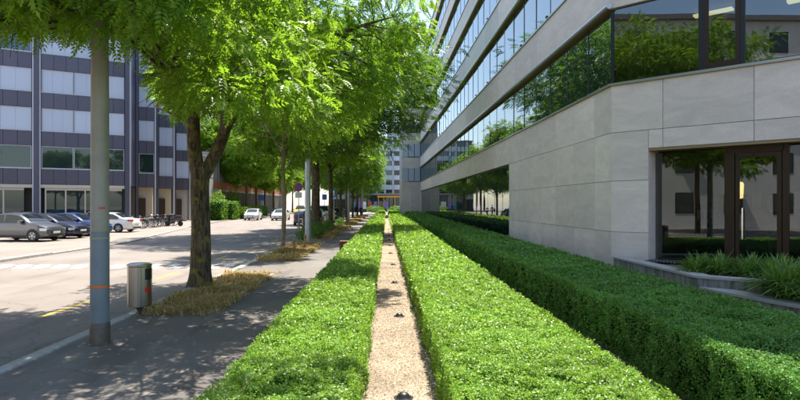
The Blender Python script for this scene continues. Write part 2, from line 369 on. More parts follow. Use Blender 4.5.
def fast_mesh(name, V, k, m):
    """V: (N*k,3) vertices, N separate k-gons"""
    V = np.asarray(V, np.float32).reshape(-1, 3); N = len(V)//k
    me = bpy.data.meshes.new(name)
    me.vertices.add(len(V)); me.vertices.foreach_set('co', V.ravel())
    me.loops.add(N*k); me.loops.foreach_set('vertex_index', np.arange(N*k, dtype=np.int32))
    me.polygons.add(N); me.polygons.foreach_set('loop_start', np.arange(0, N*k, k, dtype=np.int32))
    try: me.polygons.foreach_set('loop_total', np.full(N, k, np.int32))
    except Exception: pass
    me.update(calc_edges=True); me.materials.append(MATS[m])
    return me
def structure(name, mb, m): return tag(obj(name, mb, m), kind='structure')
def unit(a):
    return a/np.maximum(np.linalg.norm(a, axis=-1, keepdims=True), 1e-9)

class Wall:
    """a vertical wall line: u runs along it, o outwards (to the left of u), z up"""
    def __init__(s, x, y, dx, dy, flip=False):
        l = math.hypot(dx, dy); s.x, s.y, s.dx, s.dy = x, y, dx/l, dy/l
        s.nx, s.ny = (-s.dy, s.dx) if not flip else (s.dy, -s.dx); s.rz = math.atan2(dy, dx); s.flip = flip
    def p(s, u, o, z): return (s.x+s.dx*u+s.nx*o, s.y+s.dy*u+s.ny*o, z)
    def box(s, mb, u0, u1, o0, o1, z0, z1):
        return mb.hexa([s.p(u0, o0, z0), s.p(u1, o0, z0), s.p(u1, o1, z0), s.p(u0, o1, z0), s.p(u0, o0, z1), s.p(u1, o0, z1), s.p(u1, o1, z1), s.p(u0, o1, z1)])
    def new(s, u0, u1, o0, o1, z0, z1): return s.box(MB(), u0, u1, o0, o1, z0, z1)
_cache = {}
def slab(w, h, d, m, b=0.004, flip=False):
    """a shared panel mesh, centred in u and z, from o=0 to o=d with bevelled outer edges"""
    key = (round(w, 3), round(h, 3), round(d, 3), m, b, flip)
    if key not in _cache:
        s = -1 if flip else 1
        a, c = w/2, h/2
        v = [(-a, 0, -c), (a, 0, -c), (a, 0, c), (-a, 0, c), (-a, s*(d-b), -c), (a, s*(d-b), -c), (a, s*(d-b), c), (-a, s*(d-b), c),
             (-a+b, s*d, -c+b), (a-b, s*d, -c+b), (a-b, s*d, c-b), (-a+b, s*d, c-b)]
        f = [(0, 1, 2, 3), (11, 10, 9, 8)]
        for k in range(4):
            j = (k+1) % 4; f += [(k, 4+k, 4+j, j), (4+k, 8+k, 8+j, 4+j)]
        me = MB().add(v, f).mesh('panel'); me.materials.append(MATS[m]); _cache[key] = me
    return _cache[key]
def panel(name, wall, u0, u1, z0, z1, o, d, m, parent, gap=0.012):
    return piece(name, slab(u1-u0-gap, z1-z0-gap, d, m, flip=wall.flip), parent, wall.p((u0+u1)/2, o, (z0+z1)/2), wall.rz)
def pane(name, wall, u0, u1, z0, z1, o, m, parent, tilt=0.0):
    """one sheet of glass 12 mm thick, set a hair out of true"""
    a, b, c = [R.uniform(-tilt, tilt) for _ in range(3)]
    q = [wall.p(u0, o+a, z0), wall.p(u1, o+b, z0), wall.p(u1, o+b+c, z1), wall.p(u0, o+a+c, z1)]
    if not wall.flip: q = q[::-1]
    bs = base_of(parent)
    me = bpy.data.meshes.new(name); me.from_pydata([(x-bs.x, y-bs.y, z-bs.z) for x, y, z in q], [], [(0, 1, 2, 3)])
    return obj(name, me, m, parent)

# ------------------------------------------------------------------ the ground
structure('ground', MB().box(-700, 700, -300, 1500, -0.6, -0.13), 'ground_soil')
structure('road', MB().prism([(-13.8, -60), (-4.74, -60), (-4.74, 320), (-22, 320), (-20, 75), (-17.6, 52), (-13.8, 31)], -0.5, -0.10), 'road_asphalt')
structure('forecourt', MB().prism([(-70, -60), (-14.02, -60), (-14.02, 31), (-17.85, 52.2), (-20.3, 75), (-22.3, 320), (-70, 320)], -0.5, -0.05), 'forecourt_asphalt')
# sidewalk with the tree pits cut out of its kerb side
PITS = [(10.6, 16.6), (20.5, 28.5), (33, 42), (46, 52), (57, 63), (68, 74), (80, 86), (93, 99)]
mb = MB(); mb.box(-3.22, -1.36, -60, 320, -0.5, 0.0)
y = -60
for a, b in PITS+[(320, 320)]:
    mb.box(-4.52, -3.22, y, a, -0.5, 0.0); y = b
structure('sidewalk', mb, 'sidewalk_asphalt')
mb = MB()
for a, b in PITS: mb.box(-4.52, -3.22, a, b, -0.5, -0.03)
mat('pit_soil', (0.33, 0.24, 0.125), 0.95, var=0.45, vscale=6, bump=0.6, bscale=50)
structure('tree_pit_soil', mb, 'pit_soil')
mb = MB()
for a, b in PITS:
    mb.box(-3.28, -3.20, a, b, -0.2, 0.012); mb.box(-4.52, -3.28, a-0.07, a, -0.2, 0.010); mb.box(-4.52, -3.28, b, b+0.07, -0.2, 0.010)
structure('pit_edging', mb, 'kerb_granite')
kerb = structure('kerb', MB().box(-4.735, -4.525, 62, 320, -0.4, 0.015), 'kerb_granite')
km = MB().bbox(-0.105, 0.105, -0.496, 0.496, -0.4, 0.015, 0.015).mesh('kerb_stone'); km.materials.append(MATS['kerb_granite'])
for k in range(-3, 62): piece('kerb_stone', km, kerb, (-4.63+R.uniform(-0.004, 0.004), k+0.5, R.uniform(-0.004, 0.004)), R.uniform(-0.004, 0.004))
fk = structure('far_kerb', MB().box(-14.02, -13.8, -60, 6, -0.4, 0.02), 'kerb_granite')
for k in range(6, 24): piece('kerb_stone', km, fk, (-13.91, k+0.5, 0.0))
structure('forecourt_edge_line', MB().prism([(-14.0, 24), (-13.8, 24), (-13.8, 31), (-17.6, 52), (-17.85, 52.2), (-14.0, 31)], -0.4, -0.03), 'kerb_granite')
structure('garden_bed', MB().box(-1.358, 60, -60, 320, -0.5, -0.02), 'soil')
structure('gravel_path', MB().box(-0.30, 0.62, -20, 140, -0.3, 0.0), 'gravel')
mb = MB(); mb.prism([(-1.352, 53.2), (-0.302, 53.2), (-0.302, 55.8), (-1.352, 55.8)], -0.3, 0.002)
mb.prism([(0.622, 64.0), (3.3, 67.0), (5.4, 70.2), (5.4, 73), (3.3, 70), (0.622, 67)], -0.3, 0.002)
structure('cross_path', mb, 'gravel')
structure('plaza', MB().box(-1.35, 60, 132, 320, -0.3, 0.01), 'forecourt_asphalt')
# painted markings
mb = MB()
for y0, y1 in [(5.1, 6.9), (10.7, 12.5), (16.2, 17.9), (21.8, 23.5), (27.3, 29), (32.8, 34.5), (38.3, 40), (43.8, 45.5), (49.3, 51)]:
    mb.box(-6.46, -6.35, y0, y1, -0.099, -0.096)
tag(obj('cycle_lane_line', mb, 'yellow_paint_road'), kind='structure')
mb = MB()
for r_, y0 in enumerate((18.9, 19.52)):
    x = -13.5+0.32*r_
    while x < -5.2:
        mb.box(x, x+0.32, y0, y0+0.60, -0.099, -0.096); x += 0.64
tag(obj('chequered_marking', mb, 'white_paint_road'), kind='structure')

# ------------------------------------------------------------------ right building: limestone and glass
XC, YC = 6.5, 16.75
BF = 0.0155
F = Wall(XC, YC, -BF, 1)                       # main facade, u runs away from the camera, o outwards (towards the path)
C45 = math.sqrt(0.5)
K = Wall(XC, YC, C45, -C45, flip=True)         # chamfered entrance face, u runs right and towards the camera
FL = 74.0; KL = 13.0
SILL = [5.47+3.88*i for i in range(5)]; HEAD = [7.62+3.88*i for i in range(5)]
ROOF = 24.6
bld = thing('stone_office_building', 'long limestone office building with mirrored ribbon windows right of the hedges', 'building', (XC, YC, 0))
# core volume behind all the cladding (set back 0.45 m), hollow where the entrance room and the corner office are
def core(z0, z1, inset_k):
    a = F.p(0, -0.45, 0); far = F.p(FL, -0.45, 0)
    k0 = K.p(0.3, -inset_k, 0); k1 = K.p(KL, -inset_k, 0)
    a2 = F.p(1.0, -0.45, 0) if inset_k > 1 else a
    poly = [(far[0], far[1]), (a2[0], a2[1])]
    if inset_k > 1:
        q = K.p(2.2, -inset_k, 0); poly += [(q[0], q[1])]
    else: poly += [(k0[0], k0[1])]
    poly += [(k1[0], k1[1]), (45, k1[1]), (45, far[1])]
    return MB().prism(poly, z0, z1)
for i in range(5):
    z0 = HEAD[i]; z1 = SILL[i+1] if i < 4 else ROOF-0.4
    obj('floor_slab', core(z0+0.02, z1-0.02, 0.45), 'inner_dark', bld)
obj('floor_slab', core(3.62, 5.40, 0.45), 'inner_dark', bld)
for i in range(5):
    obj('inner_block', core(SILL[i], HEAD[i]-0.05, 5.5 if i == 0 else 0.45), 'inner_wall' if i == 0 else 'inner_dark', bld)
obj('inner_block', core(-0.3, 3.6, 6.0), 'inner_wall', bld)
obj('room_floor', MB().prism([F.p(0.5, -0.3, 0)[:2], K.p(0.3, -0.5, 0)[:2], K.p(KL, -0.5, 0)[:2], K.p(KL, -6.5, 0)[:2], F.p(6.5, -6, 0)[:2]], 0.0, 0.34), 'inner_dark', bld)
# stone panels of the ground floor
ROWS = [(-0.1, 1.2), (1.2, 2.66), (2.66, 4.05), (4.05, 5.40)]
US = [0, 1.28, 3.16, 5.2, 7.15, 9.05, 11.0, 12.95]
for z0, z1 in ROWS:
    for a, b in zip(US[:-1], US[1:]): panel('stone_panel', F, a, b, z0, z1, -0.06, 0.06, 'limestone', bld)
u = 12.95
while u < FL-0.1:
    w = min(3.9, FL-u)
    panel('stone_panel', F, u, u+w, 4.05, 5.40, -0.06, 0.06, 'limestone', bld); u += w
obj('wall_backing', F.new(0.05, 12.93, -0.44, -0.07, -0.1, 5.38), 'grey_render', bld)
obj('wall_backing', F.new(12.95, FL, -0.44, -0.07, 4.06, 5.38), 'dark_gap', bld)
obj('wall_end', F.new(12.90, 12.945, -0.45, -0.061, -0.1, 4.05), 'limestone', bld)
obj('end_pier', F.new(FL-1.4, FL, -0.45, 0.0, -0.1, 4.05), 'limestone', bld)
# ground-floor glazing of the main facade
obj('plinth', F.new(12.96, FL-1.4, -0.4, -0.10, -0.1, 0.28), 'dark_metal', bld)
u = 12.97; GP = []
while u < FL-1.5:
    w = min(2.15, FL-1.4-u); GP.append((u, u+w)); u += w
for a, b in GP:
    p_ = pane('glass_pane', F, a+0.012, b-0.012, 0.28, 3.98, -0.15, 'facade_glass', bld, 0.004)
    obj('mullion', F.new(b-0.02, b+0.02, -0.22, -0.141, 0.28, 3.98), 'dark_metal', bld)
obj('head_rail', F.new(12.96, FL-1.4, -0.3, -0.05, 3.98, 4.06), 'dark_metal', bld)
# ribbon windows and stone bands
for i in range(5):
    zs, zh = SILL[i], HEAD[i]
    obj('sill', F.new(0.0, FL, -0.30, 0.06, zs-0.07, zs), 'alu_trim', bld)
    n = 36; w = FL/n
    for k in range(n):
        a, b = k*w, (k+1)*w
        if k == 0: a = 0.03
        pane('glass_pane', F, a+0.014, b-0.014, zs+0.03, zh-0.08, -0.10, 'facade_glass', bld, 0.006)
        obj('mullion', F.new(b-0.03, b+0.03, -0.2, -0.085, zs, zh-0.05), 'dark_metal', bld)
        if k < 22 and i < 3 and k % 2 == 0: obj('bracket', F.new(b-0.06, b+0.06, 0.005, 0.10, zs, zs+0.07), 'dark_metal', bld)
    obj('sash_rail', F.new(0.03, FL, -0.13, -0.085, zs, zs+0.05), 'dark_metal', bld)
    obj('blind_slot', F.new(0.0, FL, -0.4, -0.14, zh-0.10, zh-0.003), 'dark_gap', bld)
    z1 = SILL[i+1]-0.075 if i < 4 else ROOF
    u = 0.0
    while u < FL-0.1:
        w2 = min(3.9, FL-u)
        panel('stone_band', F, u, u+w2, zh+0.16, z1, -0.06, 0.06, 'limestone', bld, 0.010); u += w2
    mb = MB(); mb.tube([F.p(-0.05, 0.075, zh+0.085), F.p(FL, 0.075, zh+0.085)], 0.085, 10)
    obj('awning_tube', mb, 'alu_trim', bld, True)
    obj('brass_trim', F.new(0.0, FL, -0.14, 0.05, zh, zh+0.012), 'brass_line', bld)
    obj('band_backing', F.new(0.0, FL, -0.44, -0.065, zh+0.015, z1), 'grey_render', bld)
obj('sill_brass_trim', F.new(0.0, FL, -0.1, 0.045, 5.388, 5.399), 'brass_line', bld)
obj('roof', MB().prism([F.p(0, 0.05, 0)[:2], F.p(FL, 0.05, 0)[:2], (45, F.p(FL, 0, 0)[1]), (45, K.p(KL, 0, 0)[1]), K.p(KL, 0.05, 0)[:2]], ROOF, ROOF+0.3), 'roof_grey', bld)
# chamfered face: stone over the entrance, corner office glazing, stone bands above
KU = [0, 1.43, 3.57, 5.7, 7.8, 9.9, KL]
OP = 1.05                                   # the opening starts here
for z0, z1 in ROWS[:3]:
    zt = min(z1, 3.999)
    panel('stone_panel', K, 0, OP, z0, z1, -0.06, 0.06, 'limestone', bld)
for a, b in zip(KU[:-1], KU[1:]):
    panel('stone_panel', K, a, b, 4.05, 5.40, -0.06, 0.06, 'limestone', bld)
    panel('stone_panel', K, max(a, OP), b, 3.54, 4.05, -0.06, 0.06, 'limestone', bld)
obj('wall_backing', K.new(0.02, OP-0.01, -0.44, -0.07, -0.1, 4.04), 'grey_render', bld)
obj('wall_backing', K.new(0.02, KL, -0.44, -0.07, 4.06, 5.38), 'grey_render', bld)
obj('lintel', K.new(OP, KL, -0.75, -0.07, 3.50, 4.04), 'grey_render', bld)
obj('reveal', K.new(OP-0.035, OP-0.002, -0.75, -0.061, -0.1, 3.53), 'limestone', bld)
obj('soffit_strip', K.new(OP, KL, -0.52, -0.02, 3.47, 3.497), 'brass_line', bld)
obj('sill', K.new(-0.02, KL, -0.30, 0.06, 5.40, 5.47), 'alu_trim', bld)
obj('sill_brass_trim', K.new(0, KL, -0.1, 0.045, 5.388, 5.399), 'brass_line', bld)
# corner office: fixed pane, opening casement, fixed pane
def kglass(u0, u1, fr=False):
    pane('glass_pane', K, u0, u1, 5.50, 7.6, -0.10, 'corner_glass', bld, 0.003)
kglass(0.02, 2.40); kglass(3.30, 5.6); kglass(5.7, 9.0); kglass(9.1, KL)
for uu, ww in ((0.0, 0.035), (2.36, 0.06), (3.30, 0.06), (5.65, 0.05), (9.05, 0.05)):
    obj('mullion', K.new(uu-ww, uu+ww, -0.22, -0.06, 5.47, 7.6), 'dark_metal', bld)
obj('sash_rail', K.new(0, KL, -0.16, -0.07, 5.47, 5.515), 'dark_metal', bld)
cs = obj('casement_frame', MB(), 'bronze_frame', bld)
mb = MB()
for a, b, c, d in ((2.42, 2.52, 5.5, 7.6), (3.15, 3.25, 5.5, 7.6), (2.52, 3.15, 5.5, 5.64), (2.52, 3.15, 7.46, 7.6)): K.box(mb, a, b, -0.17, -0.045, c, d)
bs = base_of(bld); mb.v = [(x-bs.x, y-bs.y, z-bs.z) for x, y, z in mb.v]; cs.data = mb.mesh('casement_frame'); cs.data.materials.append(MATS['bronze_frame'])
pane('casement_pane', K, 2.52, 3.15, 5.64, 7.46, -0.10, 'corner_glass', cs, 0.003)
for i in range(1, 5):
    obj('glass_pane', K.new(0.02, KL, -0.12, -0.10, SILL[i], HEAD[i]), 'facade_glass', bld)
for i in range(5):
    z1 = SILL[i+1]-0.075 if i < 4 else ROOF
    for a, b in zip(KU[:-1], KU[1:]): panel('stone_band', K, a, b, HEAD[i]+0.02, z1, -0.06, 0.06, 'limestone', bld)
    obj('band_backing', K.new(0.02, KL, -0.44, -0.065, HEAD[i]+0.02, z1), 'grey_render', bld)
for (u0, o0) in ((1.6, -1.9), (3.8, -2.4), (6.2, -2.0)):
    obj('ceiling_light', K.new(u0, u0+1.0, o0-0.25, o0, 7.48, 7.54), 'ceiling_lamp', bld)
obj('office_cabinet', K.new(0.8, 1.9, -3.4, -2.9, 5.5, 6.3), 'inner_dark', bld)
# entrance glazing: fixed panes, bronze door
G = -0.52
pane('glass_pane', K, OP, 2.80, 0.36, 3.44, G, 'door_glass', bld, 0.003)
obj('door_post', K.new(2.80, 3.03, G-0.12, G+0.05, 0.34, 3.47), 'bronze_frame', bld)
door = obj('door', K.new(3.05, 3.13, G-0.05, G+0.04, 0.36, 3.30), 'bronze_frame', bld)
for a, b, c, d in ((3.95, 4.05, 0.36, 3.30), (3.13, 3.95, 0.36, 0.52), (3.13, 3.95, 3.18, 3.30)):
    obj('door_rail', K.new(a, b, G-0.05, G+0.04, c, d), 'bronze_frame', door)
pane('door_pane', K, 3.13, 3.95, 0.52, 3.18, G, 'door_glass', door, 0.004)
mb = MB(); mb.tube([K.p(3.22, G+0.10, 1.1), K.p(3.22, G+0.10, 1.9)], 0.016, 8); obj('door_handle', mb, 'chrome', door, True)
obj('door_closer', K.new(3.12, 3.45, G+0.041, G+0.09, 3.2, 3.26), 'dark_metal', door)
obj('door_head', K.new(3.03, 4.10, G-0.08, G+0.05, 3.31, 3.47), 'bronze_frame', bld)
obj('door_post', K.new(4.07, 4.20, G-0.12, G+0.05, 0.34, 3.47), 'bronze_frame', bld)
pane('glass_pane', K, 4.20, 6.6, 0.36, 3.44, G, 'door_glass', bld, 0.003)
obj('door_post', K.new(6.6, 6.75, G-0.12, G+0.05, 0.34, 3.47), 'bronze_frame', bld)
pane('glass_pane', K, 6.75, KL, 0.36, 3.44, G, 'door_glass', bld, 0.003)
obj('threshold', K.new(OP, KL, G-0.1, G+0.02, 0.2, 0.35), 'bronze_frame', bld)
# what stands in the room behind the entrance glass
t = thing('reception_desk', 'pale teal reception desk behind the entrance glass', 'desk', K.p(2.4, -3.2, 0.34))
obj('counter', K.new(1.7, 3.3, -3.6, -2.9, 1.30, 1.36), 'inner_teal', t); obj('front_panel', K.new(1.75, 3.25, -3.02, -2.96, 0.34, 1.30), 'inner_teal', t)
obj('side_panel', K.new(1.75, 1.8, -3.55, -3.03, 0.34, 1.30), 'inner_teal', t); obj('side_panel', K.new(3.2, 3.25, -3.55, -3.03, 0.34, 1.30), 'inner_teal', t)
t = thing('shelf_rack', 'shelf rack with pale files left in the entrance room', 'shelf', K.p(1.2, -3.9, 0.34))
for uu in (0.75, 1.75): obj('upright', K.new(uu, uu+0.04, -4.2, -3.8, 0.34, 2.2), 'dark_metal', t)
for zz in (0.5, 1.0, 1.5, 2.0): obj('shelf', K.new(0.79, 1.75, -4.2, -3.8, zz, zz+0.03), 'inner_wall', t)
for q in range(9):
    uu = 0.83+0.1*q; zz = (1.03, 1.53)[q % 2]; obj('file', K.new(uu, uu+0.07, -4.1, -3.82, zz, zz+0.28), 'paper', t)
t = thing('pendant_lamp', 'glowing yellow cylinder lamp hanging behind the entrance glass', 'lamp', K.p(2.62, -2.6, 2.0))
mb = MB(); mb.lathe([(0.02, 0), (0.10, 0.02), (0.12, 0.42), (0.09, 0.48), (0.01, 0.49)], 16, K.p(2.62, -2.6, 2.15)); obj('lamp_shade', mb, 'lamp_yellow', t, True)
mb = MB(); mb.tube([K.p(2.62, -2.6, 2.63), K.p(2.62, -2.6, 3.5)], 0.008, 6); obj('cord', mb, 'dark_metal', t)
t = thing('computer_monitor', 'dark computer monitor on the reception desk', 'monitor', K.p(2.9, -3.2, 1.36))
obj('screen', K.new(2.65, 3.2, -3.25, -3.21, 1.5, 1.85), 'black_plastic', t); obj('stand', K.new(2.88, 2.98, -3.3, -3.26, 1.36, 1.6), 'black_plastic', t); obj('foot', K.new(2.8, 3.06, -3.4, -3.15, 1.361, 1.38), 'black_plastic', t)
for q in range(5):
    uu = 1.5+0.55*q
    tag(obj('wall_poster', K.new(uu, uu+0.38, -5.98, -5.96, 1.75+0.1*(q % 2), 2.3+0.1*(q % 2)), 'paper'), 'pale sheet pinned to the entrance room wall, %s from the left' % ('first', 'second', 'third', 'fourth', 'fifth')[q], 'poster', 'sheets on the entrance room wall')

# wing at the far end, stepping out towards the path
wing = thing('stone_wing', 'limestone wing with grey blinds closing the far end of the glass facade', 'building', (4.3, YC+FL+1.2, 0))
Wf = Wall(2.55, YC+FL+1.0, 1, 0, flip=True); WW = 2.9
obj('wing_core', MB().box(2.62, 30, YC+FL+1.15, YC+FL+22, -0.1, ROOF-0.5), 'grey_render', wing)
panel('stone_panel', Wf, 0, WW/2, -0.1, 4.05, -0.06, 0.06, 'limestone', wing); panel('stone_panel', Wf, WW/2, WW, -0.1, 4.05, -0.06, 0.06, 'limestone', wing)
for i in range(6):
    z0 = (4.05 if i == 0 else HEAD[i-1]); z1 = (SILL[i] if i < 5 else ROOF)
    if i == 0: z0 = 4.05; 
    panel('stone_band', Wf, 0, WW, z0, z1, -0.06, 0.06, 'limestone', wing)
for i in range(5):
    for k in range(3):
        wd = pane('window', Wf, k*WW/3+0.03, (k+1)*WW/3-0.03, SILL[i], HEAD[i], -0.10, 'window_dark', wing)
        if i in (0, 1): obj('blind', Wf.new(k*WW/3+0.05, (k+1)*WW/3-0.05, -0.09, -0.05, SILL[i]+0.15, HEAD[i]), 'blue_grey_panel', wd)
        obj('mullion', Wf.new((k+1)*WW/3-0.03, (k+1)*WW/3+0.03, -0.12, -0.02, SILL[i], HEAD[i]), 'dark_metal', wing)
obj('roof', MB().box(2.5, 30, YC+FL+0.95, YC+FL+22, ROOF, ROOF+0.3), 'roof_grey', wing)

# ------------------------------------------------------------------ low concrete walls and planting at the entrance
pw = [(6.50, 16.55), (6.50, 12.15), (7.70, 11.05), (9.2, 9.75)]
def strip(pts, w):   # poly offset to the right side (+x)
    out = []
    for i, (x, y) in enumerate(pts):
        a = Vector(pts[max(i-1, 0)]); b = Vector(pts[min(i+1, len(pts)-1)]); d = (b-a).normalized(); nrm = Vector((-d.y, d.x))
        out.append((x+nrm.x*w, y+nrm.y*w))
    return out
def low_wall(name, label, pts, w, h, cap):
    t = thing(name, label, 'wall', (pts[0][0], pts[0][1], 0))
    o = strip(pts, w)
    for i in range(len(pts)-1):
        g = 0.004
        a, b = Vector(pts[i]), Vector(pts[i+1]); c, d = Vector(o[i+1]), Vector(o[i]); dd = (b-a).normalized()*g
        obj('wall_segment', MB().prism([tuple(a+dd), tuple(b-dd), tuple(c-dd), tuple(d+dd)], -0.3, h-cap), 'streaked_concrete', t)
        ov = 0.025; nn = Vector((dd.y, -dd.x)).normalized()*ov
        obj('coping', MB().prism([tuple(a+dd+nn), tuple(b-dd+nn), tuple(c-dd), tuple(d+dd)], h-cap+0.002, h), 'grey_render', t)
    return t
low_wall('planter_wall', 'streaked grey concrete planter wall below the entrance glass', pw, 0.36, 0.50, 0.05)
low_wall('step_wall', 'lower concrete step wall in front of the planter wall', [(6.52, 12.05), (6.78, 10.6), (7.25, 8.9), (8.2, 6.6)], 0.42, 0.28, 0.05)
structure('planter_soil', MB().prism([(6.87, 16.3), (6.87, 12.3), (7.9, 11.4), (9.5, 10.0), (11.8, 9.8), (10.6, 12.2), (7.05, 15.8)], -0.3, 0.40), 'soil')
structure('step_soil', MB().prism([(6.95, 12.0), (7.25, 10.7), (7.7, 9.0), (8.6, 6.8), (11, 6.8), (9.0, 9.6), (7.66, 10.95)], -0.3, 0.20), 'soil')
gr = thing('floor_grille', 'metal floor grille beside the stone corner at the entrance', 'grille', (7.2, 15.3, 0.4))
for k in range(9):
    q = 0.09*k
    obj('grille_bar', K.new(1.0+q, 1.05+q, -0.45, 0.05, 0.42, 0.46), 'alu_trim', gr)
def lily(loc, n, L, spread, seed, label):
    rg = np.random.default_rng(seed)
    az = rg.uniform(0, 2*np.pi, n); lean = rg.uniform(0.25, 1.15, n)*spread; ln = L*rg.uniform(0.6, 1.1, n); w = rg.uniform(0.009, 0.017, n)
    bx = rg.normal(0, 0.06, (n, 2)); V = []
    prev = None; d = np.stack([np.cos(az), np.sin(az)], 1); pr = np.stack([-np.sin(az), np.cos(az)], 1)
    rows = []
    for s_ in (0, 0.35, 0.7, 1.0):
        out = ln*lean*s_**1.6; up = ln*(s_*(1.0-0.15*lean)-0.62*lean*s_**2.6)
        ctr = np.concatenate([bx+d*out[:, None], up[:, None]], 1); ww = w*(1 if s_ < 0.9 else 0.15)
        off = np.concatenate([pr*ww[:, None], np.zeros((n, 1))], 1); rows.append((ctr-off, ctr+off))
    for (a, b), (c, e) in zip(rows[:-1], rows[1:]): V.append(np.stack([a, b, e, c], 1))
    V = np.concatenate(V, 0)
    return V
LILY = [fast_mesh('leaf_tuft', lily(None, 190, 0.66, 0.95, 5+k, '').reshape(-1, 3), 4, 'lily_leaf') for k in range(3)]
BIGL = [fast_mesh('leaf_tuft', lily(None, 280, 1.05, 0.9, 15+k, '').reshape(-1, 3), 4, 'lily_leaf') for k in range(2)]
ORD = ['nearest', 'second', 'third', 'fourth', 'fifth', 'sixth', 'seventh', 'eighth', 'ninth', 'tenth']
q = 0
for row, o in enumerate((0.45, 0.75, 1.05)):
    for k in range(11):
        x = 6.55+o*0.75+0.36*k+R.uniform(-0.05, 0.05); y = 12.75-0.33*k+o*0.55+R.uniform(-0.05, 0.05)
        if row == 0 and k == 0: pass
        o_ = bpy.data.objects.new('lily_tuft', LILY[q % 3]); o_.location = (x, y, 0.38); o_.rotation_euler = (0, 0, R.uniform(0, 6)); s_ = R.uniform(0.85, 1.15); o_.scale = (s_, s_, s_)
        link(o_); tag(o_, 'arching lily tuft behind the planter wall, %s from the stone corner in the %s row' % ((ORD+['eleventh'])[k], ('front', 'middle', 'back')[row]), 'plant', 'lily tufts behind the planter wall'); q += 1
for kk, (x, y) in enumerate(((7.42, 10.80), (7.62, 10.35), (7.55, 9.85), (7.85, 10.62), (8.2, 9.9), (7.95, 9.3), (7.30, 10.62))):
    o_ = bpy.data.objects.new('tall_lily_tuft', BIGL[q % 2]); o_.location = (x, y, 0.18); o_.rotation_euler = (0, 0, R.uniform(0, 6)); link(o_); q += 1
    tag(o_, 'taller drooping lily tuft on the step at the right edge, %s one' % ('back left', 'central', 'front left', 'back right', 'rightmost', 'front right', 'leftmost')[kk], 'plant', 'tall lily tufts on the step')

# ------------------------------------------------------------------ clipped hedges
def vnoise(P, seed, sc):
    """cheap smooth value noise on 2-D points"""
    rg = np.random.default_rng(seed); T = rg.random((64, 64)); q = P*sc; i = np.floor(q).astype(int); f = q-i; f = f*f*(3-2*f)
    g = lambda a, b: T[a % 64, b % 64]
    return (g(i[:, 0], i[:, 1])*(1-f[:, 0])+g(i[:, 0]+1, i[:, 1])*f[:, 0])*(1-f[:, 1])+(g(i[:, 0], i[:, 1]+1)*(1-f[:, 0])+g(i[:, 0]+1, i[:, 1]+1)*f[:, 0])*f[:, 1]
def leaf_quads(P, N, L, rg, wr=0.5, jit=0.9):
    """diamond leaves at P facing roughly N"""
    n = len(P); Nn = unit(N+rg.normal(0, jit, (n, 3))); T = unit(np.cross(Nn, rg.normal(0, 1, (n, 3)))); B = np.cross(Nn, T)
    L = (L*rg.uniform(0.75, 1.25, n))[:, None]; w = L*wr*0.5
    return np.stack([P, P+T*L*0.5+B*w+Nn*L*0.06, P+T*L-Nn*L*0.05, P+T*L*0.5-B*w+Nn*L*0.06], 1)
